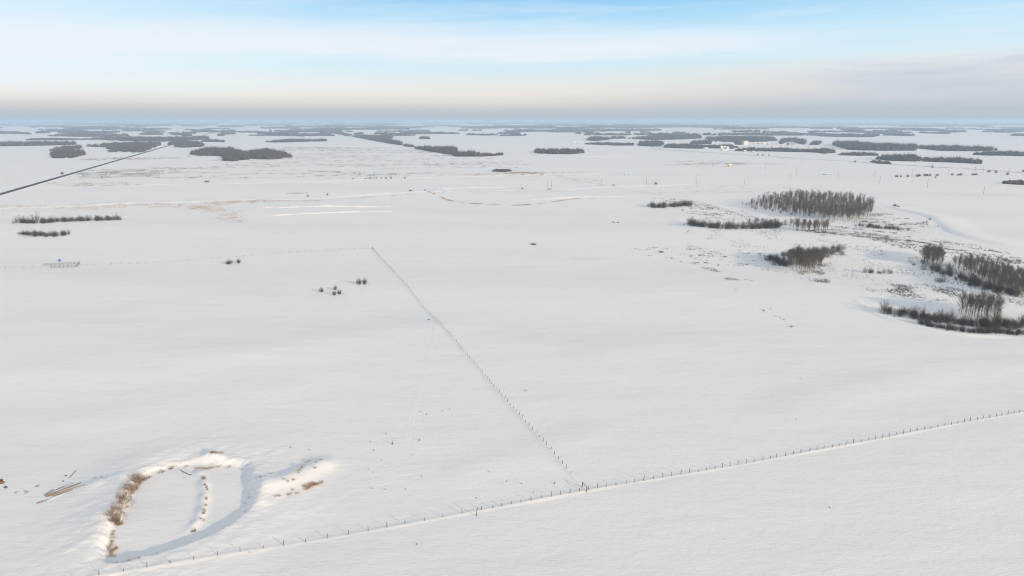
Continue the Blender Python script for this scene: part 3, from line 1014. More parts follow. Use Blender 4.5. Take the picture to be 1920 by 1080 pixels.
for pts, n, off, ha, hb in (([(1660, 587), (1700, 595), (1750, 603), (1800, 609), (1850, 614), (1925, 614)], 66, 3.0, 1.4, 5.6), ([(1720, 606), (1765, 615), (1820, 622), (1925, 628)], 48, 1.2, 1.6, 3.4),
                            ([(1292, 420), (1330, 429), (1370, 431), (1420, 429), (1465, 420)], 56, 4.5, 2.4, 8.5), ([(1749, 498), (1775, 507), (1800, 515), (1839, 532), (1868, 545), (1925, 558)], 66, 4.5, 1.6, 5.6),
                            ([(1217, 387), (1240, 388), (1297, 385)], 24, 3, 4, 7), ([(36, 421), (70, 421), (110, 416), (170, 414), (230, 412)], 58, 3.0, 1.6, 6.4), ([(1440, 480), (1460, 486), (1480, 492)], 14, 2.6, 3, 5),
                            ([(1612, 423), (1650, 428), (1692, 433)], 20, 4, 2, 4.5), ([(1470, 476), (1520, 476), (1578, 468)], 18, 3, 3, 5), ([(40, 440), (95, 442), (132, 440)], 34, 3, 1.8, 4.6)):
    P3 += [(p, vr.uniform(ha, hb) / 4) for p in along(pts, n, off)]
tris_object('willow_thicket', baked([p for p, _ in P3], [(WILLOWS[int(vr.integers(6))],) for _ in P3], [q for _, q in P3]), M['willow'], 'tangle of smaller willows filling the gaps of the shrub rows', 'thicket')
for px, py, hh, lab in ((42, 421, 8, 'taller loose shrub at the left tip of the longer row'), (68, 420, 10, 'tallest spreading shrub in the longer row at left')):
    plant_shrub(G(px, py), hh, lab, None)
for i, (px, py) in enumerate(((1890, 489), (1897, 490), (1905, 491), (1885, 488), (1911, 492))):
    plant_shrub(G(px, py), 2.6, 'small grey shrub in a short line above the right grove', 'short line above the right grove')
for px, py in ((1757, 524), (1764, 526), (1770, 524)):
    plant_shrub(G(px, py), 3.6, 'lone dark shrub on the slope below the right grove', 'lone shrubs below the right grove')
for px, py in ((1731, 417), (1737, 416), (1743, 412)):
    plant_shrub(G(px, py), 3.0, 'small dark shrub alone on the creek bank', 'shrubs on the creek bank')

# round bushes out in the fields
for px, py, hh, wd, lab in ((430, 492, 3.3, 1.25, 'larger low round bush of a pair in the left field'), (447, 490.5, 3.4, .8, 'smaller round bush of the pair in the left field'),
                            (602.5, 546.5, 2.9, .85, 'round bush standing alone left of the little cluster'), (629, 543, 2.8, .8, 'round bush at the back of the cluster of three'),
                            (627, 552.5, 2.9, .75, 'round bush at the front left of the cluster of three'), (636.5, 550.5, 2.6, .9, 'flatter round bush at the front right of the cluster of three'),
                            (673.5, 534.5, 3.7, .75, 'left bush of the tall pair nearest the fence'), (684, 534.5, 3.7, .75, 'right bush of the tall pair nearest the fence')):
    plant_shrub(G(px, py), hh, lab, None, BUSHES, 'round_bush', 3.6, wd, 'bush')
for px, py, hh, wd, lab, grp in ((1229.5, 345, 4.6, .8, 'dark round bush between two poles in the upper middle', None), (117, 327, 5.5, .9, 'lone dark bush left of the highway', None),
                            (770, 362, 2.4, 1.9, 'low dark bush on the nearer road', None), (797, 360, 2.6, .6, 'small bush right of the low dark one on the nearer road', None),
                            (577, 367, 2.6, .8, 'bush on the nearer road below the marsh', None), (614, 366, 2.8, .7, 'reddish bush on the nearer road', None),
                            (1000.5, 458, 1.3, 3.2, 'flat dark brush clump alone in the middle field', None), (1240, 470, 1.4, 2.4, 'flat dark brush clump left of the groves', None),
                            (1150, 349, 3, .9, 'bush at the right end of the nearer road', None), (1150, 419.5, 1.0, 2.5, 'thin flat brush line in the middle right field', None),
                            (1159, 419.7, 0.9, 2.5, 'short flat brush right of the thin flat line', None), (985, 732.5, .5, .9, 'tiny dark tuft right of the diagonal fence', None),
                            (1678, 387, 3.4, 1.3, 'bush just right of the large grove', None), (1684, 389, 2.6, .9, 'smaller bush just right of the large grove', None),
                            (388, 340.5, 3, 2.5, 'low dark bush clump on the farther road', None), (1280, 393, 1.2, 2.4, 'flat brush patch below the straight willow row', None),
                            (979, 353, 3, .8, 'bush left of the twin poles', None), (1030.5, 354, 2.8, .8, 'bush under the twin poles', None)):
    plant_shrub(G(px, py), hh, lab, grp, BUSHES, 'dark_bush', 3.6, wd, 'bush')
for px in (662, 685, 690, 695, 701, 706, 715, 724, 733, 759):
    plant_shrub(G(px, 336.3 - (px - 700) * .012), vr.uniform(2.4, 3.6), 'dark bush in the row along the farther road', 'bushes along the farther road', BUSHES, 'dark_bush', 3.6, .9, 'bush')
for px, py, w_ in ((1681, 332, 1.2), (1689, 331.8, .9), (1702, 331.5, .9), (1720, 331, 1.6), (1724, 330.2, 1.2), (1735, 330, 1.6), (1739, 330.2, 1.0), (1744, 330.3, .8), (1757, 330.2, 1.3), (1754, 333.5, .7),
                   (1785, 329, 1.0), (1796, 328.5, 1.2), (1801, 328.2, 1.2), (1825, 327.5, 1.6), (1830, 327, 1.0)):
    plant_shrub(G(px, py), vr.uniform(3.4, 5.0), 'dark bush scattered on the open snow at upper right', 'bushes on the snow at upper right', BUSHES, 'dark_bush', 3.6, w_, 'bush')
for px, py in ((1421, 291), (1430, 291.5), (1442, 292), (1603, 304.5), (1748, 315), (1854, 323), (1867, 324), (1889, 327), (1918, 322.5)):
    plant_shrub(G(px, py), 5.2, 'dark bush beside the road below the village', 'bushes beside the village road', BUSHES, 'dark_bush', 3.6, .9, 'bush')


# ------------------------------------------------------------------ low brush, grass (uncountable)
def tuft_field(polys, spacing, h, w, n, spread, mat, label, name, seed, clump=0.0, cat='grass'):
    r = np.random.default_rng(seed)
    P = []
    for poly in polys:
        q = scatter(GP(poly), spacing, r)
        if clump > 0 and len(q):
            f = np.sin(q[:, 0] / clump + 1.3 * np.sin(q[:, 1] / clump / 2.1)) + np.sin(q[:, 1] / clump / 1.7 + 1.7 * np.sin(q[:, 0] / clump / 1.3 + 2))
            q = q[f + r.normal(0, .5, len(q)) > .55]
        P.append(q)
    P = np.concatenate(P)
    if len(P) < 2:
        P = GP([polys[0][0], polys[0][1]])
    return tris_object(name, blades(P, h * r.uniform(.5, 1.2, len(P)), w, n, spread, r), mat, label, cat)


def streaks(region, n, length, depth, spacing, h, w, mat, label, name, seed, ang=math.radians(8), cat='grass'):
    """Long thin broken drifts of grass showing through the snow."""
    r = np.random.default_rng(seed)
    poly = GP(region)
    lo, hi = poly.min(0), poly.max(0)
    C = lo + r.random((n * 600, 2)) * (hi - lo)
    C = C[inside(C, poly)][:n]
    P = []
    for c in C:
        L_, d_ = length * r.lognormal(0, .6), depth * r.uniform(.5, 1.6)
        m = int(min(900, max(4, L_ * d_ / spacing ** 2)))
        u = (r.random(m) - .5)
        q = np.stack([u * L_, r.normal(0, d_ * .75, m) + d_ * np.sin(u * 9 + r.uniform(0, 6))], 1)
        q = q[np.sin(q[:, 0] / (2.2 * spacing) + r.uniform(0, 6)) + np.sin(q[:, 0] / (5.1 * spacing) + q[:, 1]) + r.normal(0, .7, m) > .2]
        a = ang + r.normal(0, .08)
        P.append(np.stack([q[:, 0] * math.cos(a) - q[:, 1] * math.sin(a), q[:, 0] * math.sin(a) + q[:, 1] * math.cos(a)], 1) + c)
    P = np.concatenate(P)
    return tris_object(name, blades(P, h * r.uniform(.5, 1.3, len(P)), w, 5, min(spacing * .4, .45), r), mat, label, cat)


tuft_field([[(1485, 488), (1500, 511), (1540, 511), (1562, 500), (1560, 487), (1545, 490)]], 1.0, .9, .17, 7, .5, M['sprig'], 'dark sprigs of low brush around the foot of the small grove', 'low_brush', 1, 3.0, 'brush')
tuft_field([[(1481, 519), (1510, 531), (1545, 537), (1578, 534), (1560, 524), (1520, 519)]], 1.2, .8, .17, 7, .5, M['sprig'], 'speckled low brush in a patch below the small grove', 'low_brush', 2, 3.0, 'brush')
tuft_field([[(1640, 545), (1680, 562), (1760, 572), (1850, 575), (1880, 565), (1820, 545), (1720, 530), (1650, 535)], [(1730, 528), (1850, 545), (1900, 575), (1930, 590), (1930, 570), (1860, 530), (1760, 522)]],
           1.0, .75, .17, 6, .5, M['sprig'], 'streaky low brush on the slope between the right grove and the willow rows', 'low_brush', 3, 4.0, 'brush')
tuft_field([[(1288, 486), (1340, 500), (1355, 512), (1320, 505)], [(1380, 515), (1412, 532), (1395, 530), (1350, 530)], [(1375, 545), (1405, 558), (1390, 556)]], 1.1, .6, .17, 6, .5, M['sprig'], 'faint low brush trail left of the groves', 'low_brush', 4, 3.0, 'brush')
tuft_field([[(1690, 478), (1725, 482), (1745, 505), (1720, 500)], [(1420, 470), (1445, 478), (1445, 490), (1425, 485)], [(1530, 466), (1580, 470), (1590, 480), (1545, 482)]], 1.3, .8, .17, 6, .5, M['sprig'], 'scattered low brush beside the groves', 'low_brush', 5, 2.5, 'brush')
tuft_field([[(1280, 410), (1480, 400), (1640, 402), (1730, 440), (1925, 480), (1925, 600), (1640, 560), (1560, 520), (1420, 500), (1290, 480)]], 2.6, .8, .18, 5, .5, M['sprig'], 'thin scatter of dark sprigs over the snow among the right groves', 'low_brush', 61, 7.0, 'brush')
tuft_field([[(1425, 577), (1448, 580), (1452, 585), (1430, 583)], [(1448, 588), (1470, 597), (1490, 612), (1482, 612), (1460, 599)]], .8, .8, .17, 8, .5, M['sprig'], 'broken line of dark sprigs in the open field right of centre', 'low_brush', 6, 1.6, 'brush')
streaks([(1180, 460), (1420, 470), (1440, 500), (1300, 495), (1190, 475)], 34, 7, 1.5, .7, .7, .2, M['sprig'], 'thin scattered brush in front of the curved willow row', 'low_brush', 7, cat='brush')
streaks([(1470, 440), (1600, 445), (1760, 480), (1900, 490), (1900, 475), (1740, 452), (1600, 424), (1500, 420)], 110, 16, 1.8, .7, .9, .2, M['sprig'], 'dark brush streaks along the rail bed among the groves', 'low_brush', 8, math.radians(-35), cat='brush')
streaks([(1240, 370), (1340, 385), (1460, 415), (1440, 425), (1300, 400)], 60, 16, 2.2, .9, .9, .22, M['sprig'], 'faint brush streaks left of the large grove', 'low_brush', 9, math.radians(-20), cat='brush')
streaks([(1590, 395), (1660, 400), (1760, 425), (1680, 435), (1600, 420)], 46, 14, 1.8, .8, .9, .2, M['sprig'], 'dark brush specks right of the large grove', 'low_brush', 10, math.radians(-10), cat='brush')
streaks([(1230, 350), (1500, 345), (1560, 358), (1300, 365)], 22, 55, 3, 2.2, .8, .2, M['far_grass'], 'pale grass streaks beneath the pole line', 'dry_grass', 11)

streaks([(330, 290), (560, 275), (800, 280), (920, 300), (960, 318), (760, 330), (420, 338), (250, 335), (300, 305)], 110, 130, 8, 2.3, 1.2, .5, M['far_grass'], 'brown grass streaks over the marshy fields beyond the two roads', 'dry_grass', 12)
streaks([(130, 330), (200, 318), (330, 322), (300, 330), (190, 335)], 30, 90, 14, 2.6, 1.2, .4, M['far_grass'], 'brown grass streaks right beside the highway', 'dry_grass', 13)
streaks([(75, 345), (160, 340), (250, 345), (170, 352)], 12, 60, 7, 2.0, 1.0, .28, M['far_grass'], 'brown grass streaks on the highway verge', 'dry_grass', 14)
streaks([(160, 297), (240, 295), (300, 294), (330, 297), (180, 300)], 12, 90, 16, 3, 1.6, .4, M['far_grass'], 'dark grass strip below the large wood left of the highway', 'dry_grass', 15)
streaks([(960, 315), (1060, 328), (1150, 347), (1130, 350), (1040, 335), (950, 322)], 26, 60, 4, 2.4, .9, .26, M['far_grass'], 'grass lines along the rail bed in the centre', 'dry_grass', 16, math.radians(-52))
streaks([(1270, 302), (1400, 302), (1450, 309), (1380, 312), (1290, 309)], 26, 80, 8, 2.6, 1.2, .34, M['far_grass'], 'brown ground lines around the yellow shed', 'dry_grass', 17)
streaks([(955, 323.5), (1000, 325), (1000, 327.5), (960, 326.5)], 9, 40, 6, 1.3, 1.5, .3, M['tan'], 'tan grass bank right of the lens shaped shadow stand-in', 'dry_grass', 18)
streaks([(815, 328), (910, 327), (1000, 330), (900, 333)], 10, 50, 5, 1.8, 1.0, .25, M['tan'], 'tan grass along the farther road in the centre', 'dry_grass', 19)

TAN = M['tan']
streaks([(0, 386), (200, 381), (420, 377), (620, 371), (620, 374), (350, 388), (200, 390), (0, 392)], 90, 24, 5, 1.5, .75, .2, TAN, 'tan grass showing along the nearer road at left', 'dry_grass', 20, math.radians(19))
streaks([(620, 369), (780, 364), (1000, 355), (1120, 350), (1120, 353), (1000, 358), (780, 367), (620, 373)], 44, 24, 3, 1.6, .75, .2, TAN, 'tan grass showing along the nearer road in the centre', 'dry_grass', 62, math.radians(19))
streaks([(325, 384), (370, 384), (440, 395), (458, 415), (430, 412), (400, 398)], 44, 16, 6, 1.3, .7, .16, TAN, 'tan grass trail bending down from the nearer road at left', 'dry_grass', 21, math.radians(-35))
tuft_field([[(408, 396), (440, 396), (455, 417), (418, 407)]], 2.0, .7, .17, 6, .4, TAN, 'tan grass patch at the end of the bending trail', 'dry_grass', 22, 4)
bend = GP([(800, 362), (822, 368), (850, 377), (890, 381), (960, 383.5), (1000, 381), (1055, 376), (1110, 373)])
line = smooth_line(bend, 10)
r_ = np.random.default_rng(3)
ii = r_.random(3000) * (len(line) - 1)
base_ = line[ii.astype(int)] + (line[np.minimum(ii.astype(int) + 1, len(line) - 1)] - line[ii.astype(int)]) * (ii % 1)[:, None]
base_ = base_ + r_.normal(0, 1.6, base_.shape)
base_ = base_[(np.sin(ii * 1.1) + np.sin(ii * .43 + 1) + r_.normal(0, .6, len(ii))) > .1]
tris_object('dry_grass', blades(base_, .75, .15, 5, .6, r_), TAN, 'tan grass along the curved ditch in the centre', 'grass')
streaks([(1055, 473), (1090, 473), (1145, 482), (1140, 486), (1080, 482)], 24, 7, 1.6, .9, .35, .05, TAN, 'faint tan stubble patch in the middle field', 'dry_grass', 23)
streaks([(515, 433), (560, 434), (568, 438), (530, 438)], 9, 8, 2, .9, .35, .06, TAN, 'faint tan stubble patch in the left field', 'dry_grass', 24)
streaks([(960, 411), (1010, 412), (1020, 415), (970, 415)], 6, 9, 2, 1, .35, .06, TAN, 'faint tan stubble streak above the flat brush clump', 'dry_grass', 25)
streaks([(530, 361), (580, 361), (580, 364), (535, 364)], 4, 22, 3, 1.0, 1.0, .2, M['far_grass'], 'short brown grass strips above the nearer road', 'dry_grass', 26)
streaks([(30, 432), (62, 430), (75, 445), (40, 447)], 26, 6, 1.6, .8, .9, .1, M['sprig'], 'thin dry brush at the left end of the shorter row', 'low_brush', 27, cat='brush')
streaks([(60, 272), (130, 282), (100, 284)], 1, 5, 2, 2, .5, .2, M['far_grass'], 'faint grass near the compact wood', 'dry_grass', 28)

# around the pond
def clump_at(pts, h, w, n, spread, mat, label, name, seed, cat='grass', lean=.5, spiral=1):
    r = np.random.default_rng(seed)
    P = GP(pts)
    P = np.repeat(P, spiral, 0) + r.normal(0, spread * .6, (len(P) * spiral, 2))
    return tris_object(name, blades(P, h * r.uniform(.6, 1.15, len(P)), w, n, spread, r, lean), mat, label, cat)


rl = smooth_line(GP([(212, 972), (222, 958), (232, 940), (242, 920), (254, 903), (264, 893)], -.4), 10)
r_ = np.random.default_rng(31)
ii = r_.random(330) * (len(rl) - 1.01)
Pp = rl[ii.astype(int)] + r_.normal(0, .75, (330, 2))
T1 = blades(Pp, 1.9 * r_.uniform(.4, 1.2, 330), .032, 13, .4, r_, .5)
Pq = rl[(r_.random(90) * (len(rl) - 1.01)).astype(int)] + r_.normal(0, .35, (90, 2)) + (.75, -.25)
tris_object('dry_grass', blades(Pq, .6 * r_.uniform(.5, 1.2, 90), .06, 14, .35, r_, .6), TAN, 'tan grass at the ice edge under the reeds of the left pond bank', 'grass')
tris_object('reed_bed', T1, M['reed'], 'brown grey willow whips and reeds lining the left bank of the pond', 'reeds')
clump_at([(214, 972), (219, 975), (224, 974), (209, 974), (217, 970)], 1.5, .06, 26, .5, M['reed'], 'dense brown tuft at the lower end of the pond reeds', 'grass_tuft', 32, spiral=4)
clump_at([(212, 988), (211, 995), (210, 1000), (209, 1006), (208, 1012), (206, 1017), (205, 1022), (206, 1031)], .85, .065, 20, .35, TAN, 'tan tufts stepping down the lower left pond bank', 'dry_grass', 33, spiral=2)
clump_at([(213, 1021), (211, 1023), (208, 1026), (216, 1019)], .9, .05, 22, .4, TAN, 'tan tuft leaning over the ice at the lower left of the pond', 'grass_tuft', 34, spiral=3)
clump_at([(199, 1035), (204, 1033), (212, 1034)], .7, .05, 16, .4, TAN, 'tan tuft on the snow at the lowest left pond corner', 'grass_tuft', 35, spiral=3)
clump_at([(232, 1053), (240, 1052), (248, 1050), (255, 1048), (262, 1047), (289, 1037), (297, 1035), (220, 1052)], .8, .04, 12, .4, M['reed'], 'thin reddish grass along the near edge of the pond', 'dry_grass', 36, spiral=3)
clump_at([(368, 870), (374, 871), (380, 871.5), (386, 871.5), (393, 871), (399, 869), (410, 867), (428, 868)], .6, .07, 22, .55, TAN, 'tan grass fringe under the mound on the far pond bank', 'dry_grass', 37, spiral=3)
clump_at([(395, 854), (400, 853.5), (404, 853), (409, 852), (414, 850)], .7, .07, 22, .5, TAN, 'tan grass crowning the snow mound behind the pond', 'dry_grass', 38, spiral=3)
clump_at([(321, 871), (323, 869), (318, 872), (300, 879), (302, 877), (274, 890), (281, 887), (347, 868)], .9, .06, 18, .4, M['reed'], 'brown tufts along the upper left pond bank', 'dry_grass', 39, spiral=2)
clump_at([(381, 893), (384, 894), (383, 890), (384, 905), (386, 909), (387, 913), (387, 931), (385, 942), (383, 955), (381, 958), (380, 952), (379, 968), (362, 988), (358, 990), (365, 985)], .75, .07, 18, .32, M['reed'],
         'dark tufts and clods along the snow spit dividing the pond', 'dry_grass', 40, spiral=2)
clump_at([(572, 911), (578, 909), (584, 908), (590, 907), (596, 905), (602, 903), (580, 912), (587, 905), (574, 915)], .65, .07, 24, .6, material('gold_grass', (.36, .21, .075), .85, color2=(.48, .31, .14), island=True), 'golden brown grass clump at the foot of the snow mound right of the pond', 'grass_clump', 41, spiral=4)
clump_at([(565, 883), (563, 887), (568, 879), (560, 892), (548, 918), (556, 923), (545, 925), (538, 927), (518, 931), (525, 930), (540, 908), (550, 905), (590, 883), (604, 867), (594, 873), (580, 866), (573, 868), (534, 905), (509, 893)], .7, .07, 18, .38, TAN,
         'scattered tan tufts on the snow mound right of the pond', 'dry_grass', 42, spiral=2)
clump_at([(467, 916), (467, 925), (459, 952), (490, 902), (489, 898), (452, 872), (460, 935)], .5, .05, 12, .3, M['sprig'], 'dark tufts on the shaded right bank of the pond', 'dry_grass', 43, spiral=2)
clump_at([(26, 917), (30, 915), (46, 914), (50, 915), (48, 918), (66, 905), (71, 903), (69, 904)], .4, .06, 16, .3, TAN, 'tan tufts in the snow at left of the wooden poles', 'dry_grass', 44, spiral=2)
clump_at([(290, 1061), (300, 1059), (310, 1057), (320, 1055), (330, 1054), (345, 1052), (355, 1050), (470, 1033), (480, 1031)], .35, .05, 12, .5, TAN, 'tan grass along the near fence drift at lower left', 'dry_grass', 45, spiral=3)
clump_at([(345, 889), (180, 893), (190, 894), (197, 899), (240, 893), (250, 891)], .4, .05, 12, .4, M['sprig'], 'dark sprigs behind the upper left pond bank', 'dry_grass', 46, spiral=2)

r_ = np.random.default_rng(91)
pk = POND[(r_.random(150) * len(POND)).astype(int)]
pk = pk + (pk - POND.mean(0)) / np.hypot(*(pk - POND.mean(0)).T)[:, None] * r_.uniform(.2, 2.6, 150)[:, None] + r_.normal(0, .5, (150, 2))
tris_object('dry_grass', blades(pk, .55 * r_.uniform(.5, 1.5, 150), .032, 9, .5, r_, .6), M['reed'], 'thin dry stalks scattered all round the pond banks', 'grass')

# lone weeds in the field
def weed_mesh(seed):
    r = np.random.default_rng(seed)
    tri = []
    for i in range(16):
        a = r.uniform(0, 6.28)
        hh = r.uniform(.4, .85)
        d = np.array([math.cos(a) * .3 * r.random(), math.sin(a) * .3 * r.random(), hh])
        p0 = np.array([r.normal(0, .05), r.normal(0, .05), -.05])
        w = np.array([-math.sin(a), math.cos(a), 0]) * .022
        tri.append((p0 - w, p0 + w, p0 + d))
    T = np.array(tri)
    return mesh_np('weed', T.reshape(-1, 3), np.arange(len(T) * 3).reshape(-1, 3), M['sprig'])


WEEDS = [weed_mesh(s) for s in range(4)]
for px, py, s in ((724, 815, 1.2), (736, 833, 1.9), (701, 844, 1.1), (694, 829, 1.0), (787, 827, 1.4), (789, 774, 1.0), (800, 779, 1.1), (830, 772, .8), (843, 768, 1.0), (715, 862, .7), (773, 853, .8), (692, 878, .8), (699, 884, .8),
                 (790, 892, 1.0), (917, 886, .9), (950, 903, .9), (978, 907, 1.0), (1040, 907, 1.3), (1000, 923, .8), (893, 932, .9), (722, 915, .8), (697, 913, .8), (760, 915, .8), (845, 716, .7), (781, 1017, 1.0), (545, 838, 1.0), (580, 842, .7),
                 (1555, 949, 1.0), (1500, 713, .8), (1493, 788, .8)):
    p = G(px, py)
    o = link(bpy.data.objects.new('weed', WEEDS[int(vr.integers(4))]))
    o.location = (p[0], p[1], h1(*p))
    o.rotation_euler = (0, 0, vr.uniform(0, 6.28))
    o.scale = (s * 1.1, s * 1.1, s)
    tag(o, 'small dark weed sticking up from the open snow', 'weed', 'weeds in the open snow')


# ------------------------------------------------------------------ fences
def post_mesh(seed, hgt=1.3, r0=.085):
    r = np.random.default_rng(seed)
    b = MB()
    b.tube([(0, 0, -.3), (0, 0, hgt * .5), (r.normal(0, .015), r.normal(0, .015), hgt - .04), (0, 0, hgt)], [r0, r0 * r.uniform(.9, 1.02), r0 * .92, r0 * .7], 6)
    return b.mesh('post', M['post'])


POSTS = [post_mesh(i) for i in range(5)]


def fence(p0, p1, spacings, label, seed, lift=0.0, skip=()):
    r = np.random.default_rng(seed)
    p0, p1 = np.asarray(p0), np.asarray(p1)
    L_ = np.linalg.norm(p1 - p0)
    d = (p1 - p0) / L_
    root = empty('wire_fence', (p0[0], p0[1], h1(*p0)))
    tag(root, label, 'fence')
    base = np.array([p0[0], p0[1], h1(*p0)])
    s, tops = 0.6, []
    while s < L_ - .5:
        q = p0 + d * (s + r.normal(0, .12)) + r.normal(0, .06, 2)
        z = h1(*q)
        o = link(bpy.data.objects.new('post', POSTS[int(r.integers(len(POSTS)))]))
        o.parent = root
        o.location = (q[0] - base[0], q[1] - base[1], z + lift - base[2])
        o.rotation_euler = (r.normal(0, .075), r.normal(0, .075), r.uniform(0, 6.28))
        k = r.uniform(.62, 1.2)
        o.scale = (r.uniform(.85, 1.15),) * 2 + (k,)
        tops.append(np.array([q[0], q[1], z + lift]) - base)
        s += np.interp(s / L_, [a for a, _ in spacings], [b for _, b in spacings]) * r.uniform(.93, 1.07)
    for hh in (.45, .75, 1.02):
        b = MB()
        b.tube([t + np.array([0, 0, hh * .85 + r.normal(0, .02)]) for t in tops], .006, 3, False)
        b.build('wire', M['wire'], root)
    return root


tA = np.linalg.norm(G(872, 960) - A0) / np.linalg.norm(A1 - A0)
fence(A0, A1, [(0, 5.0), (tA, 4.9), (tA + .01, 2.85), (1, 2.85)], 'weathered post and wire fence slanting across the foreground snow', 1, .08)
fence(J + (B1 - J) * .025, B1, [(0, 3.1), (1, 3.1)], 'post and wire fence running straight away from the foreground corner', 2)
fence(B1 + (C1 - B1) * .01, C1, [(0, 5.5), (1, 5.5)], 'faint far post and wire fence running left from the diagonal fence', 3)

# corner brace where the two near fences meet
br = empty('corner_brace', (J[0], J[1], h1(*J)))
tag(br, 'wooden corner brace of two posts and a slanting rail where the near fences meet', 'fence brace')
dB = (B1 - J) / np.linalg.norm(B1 - J)
q0, q1 = np.array([0, 0, 0.]), np.array([dB[0] * 2.7, dB[1] * 2.7, 0])
for q in (q0, q1):
    b = MB()
    b.tube([q + (0, 0, -.3), q + (0, 0, 1.0), q + (0, 0, 1.62)], [.13, .125, .11], 7)
    b.build('post', M['post'], br)
b = MB()
b.tube([q0 + (0, 0, 1.35), q1 + (0, 0, 1.45)], [.085, .08], 6)
b.build('rail', M['post'], br)
# small corner assembly at the far end
fb = empty('corner_brace', (B1[0], B1[1], h1(*B1)))
tag(fb, 'small wooden brace at the far end of the diagonal fence', 'fence brace')
for q in (np.array([0, 0, 0.]), np.array([-dB[0] * 3, -dB[1] * 3, 0])):
    b = MB()
    b.tube([q + (0, 0, -.3), q + (0, 0, 1.7)], [.15, .13], 7)
    b.build('post', M['post'], fb)
b = MB()
b.tube([(0, 0, 1.3), (-dB[0] * 3, -dB[1] * 3, 1.35)], .09, 6)
b.build('rail', M['post'], fb)
# the tall leaning post in the near fence
p = G(893, 964)
b = MB()
b.tube([(0, 0, -.3), (.14, .03, 1.0), (.32, .08, 2.15)], [.11, .10, .085], 7)
o = b.build('leaning_post', M['post'])
o.location = (p[0], p[1], h1(*p) + .2)
tag(o, 'tall post leaning to the right in the near fence line', 'post')

# ------------------------------------------------------------------ poles lying in the snow, rocks, plank
def pole(a, b_, r0, r1, za, zb, label, seed, name='wooden_pole', mat=None):
    r = np.random.default_rng(seed)
    p, q = G(*a), G(*b_)
    zp, zq = h1(*p) + za, h1(*q) + zb
    c = np.array([*(p + q) / 2, (zp + zq) / 2])
    P0, P1 = np.array([*p, zp]) - c, np.array([*q, zq]) - c
    b = MB()
    pts = [P0 + (P1 - P0) * t + np.array([0, 0, r.normal(0, .015)]) for t in (0, .25, .5, .75, 1)]
    b.tube(pts, np.linspace(r0, r1, 5), 8)
    o = b.build(name, mat or M['log'], None, False)
    o.location = c
    return tag(o, label, 'pole', 'old poles lying in the snow')


pole((85, 925.5), (158.5, 907.4), 0.141, 0.096, .25, .30, 'longest orange brown pole on the right side of the heap', 1)
pole((90.5, 922.5), (143.5, 905), 0.126, 0.089, .38, .40, 'dark brown pole lying second in the middle of the heap', 2)
pole((88.6, 924), (151.5, 899.9), 0.126, 0.081, .45, .12, 'brown pole whose far tip rises beyond the heap', 3)
pole((82.4, 923), (100.5, 911.8), 0.111, 0.096, .22, .28, 'short dark pole at the left of the heap', 4)
pole((97.4, 924), (135.5, 913.5), 0.118, 0.089, .12, .16, 'pole on the near flank of the heap half sunk in snow', 5)
pole((68, 938), (112, 921.5), 0.111, 0.089, .16, -.12, 'separate pole in front of the heap vanishing into snow', 6)
pole((128.4, 888), (141.7, 874), 0.089, 0.074, .04, .10, 'short pole standing apart behind the heap', 7)
pole((103, 911), (140, 897), 0.111, 0.089, .02, .03, 'pole behind the heap nearly buried in snow', 8)
for i, (a, b_) in enumerate((((100, 915), (146, 897)), ((82, 934), (125, 917)), ((112, 906), (150, 893)))):
    strip('snow_drift', [G(*a), G(*b_)], bell(.8, .13, 7), M['drift'], ['ridge of snow lying on the back of the pole heap', 'ridge of snow along the front of the pole heap', 'thin ridge of snow behind the pole heap'][i], .5, 1.0, .3, 90 + i)
plk = empty('plank', (0, 0, 0))
pa, pb = G(339.5, 874.5, .2), G(357.5, 888.5, -.9)
b = MB()
P0, P1 = np.array([*pa, h1(*pa) + .35]), np.array([*pb, ICE_Z + .25])
c = (P0 + P1) / 2
plk.location = c
dd = P1 - P0
ln = np.linalg.norm(dd)
b.box((0, 0, 0), (ln, .5, .12))
o = b.build('board', M['post'], plk)
o.rotation_euler = (0, math.asin(-dd[2] / ln), math.atan2(dd[1], dd[0]))
b = MB()
b.box((0, 0, .11), (ln * .9, .34, .08))
o = b.build('snow_cap', M['drift'], plk)
o.rotation_euler = (0, math.asin(-dd[2] / ln), math.atan2(dd[1], dd[0]))
tag(plk, 'snow dusted grey plank sloping from the far bank onto the pond ice', 'plank')


def rock(px, py, s, mat, label, seed, squash=.7, group=None):
    r = np.random.default_rng(seed)
    import bmesh
    bm = bmesh.new()
    bmesh.ops.create_icosphere(bm, subdivisions=2, radius=1)
    for v in bm.verts:
        n = v.co.normalized()
        v.co *= 1 + .22 * math.sin(3 * n.x + seed) * math.sin(2.6 * n.y + 2 * seed) + r.normal(0, .06)
        v.co.z *= squash
    me = bpy.data.meshes.new('rock')
    bm.to_mesh(me)
    bm.free()
    me.materials.append(mat)
    o = link(bpy.data.objects.new('rock', me))
    p = G(px, py)
    o.location = (p[0], p[1], h1(*p) + s * .25)
    o.scale = (s, s * .8, s)
    return tag(o, label, 'rock', group)


rock(2, 898.5, .75, M['red_rock'], 'larger reddish brown rock at the left edge of the photo', 1)
rock(0.5, 893.5, .5, M['red_rock'], 'smaller reddish brown rock behind the larger one at the left edge', 2)
rock(9.5, 907, .55, M['rock'], 'dark grey rock in front of the reddish ones at the left edge', 3, .45)
rock(122.3, 884, .3, M['rock'], 'small dark stone behind the pole heap', 4)
rock(117.5, 894.5, .3, M['rock'], 'low brown stone between the heap and the lone short pole', 5, .5)

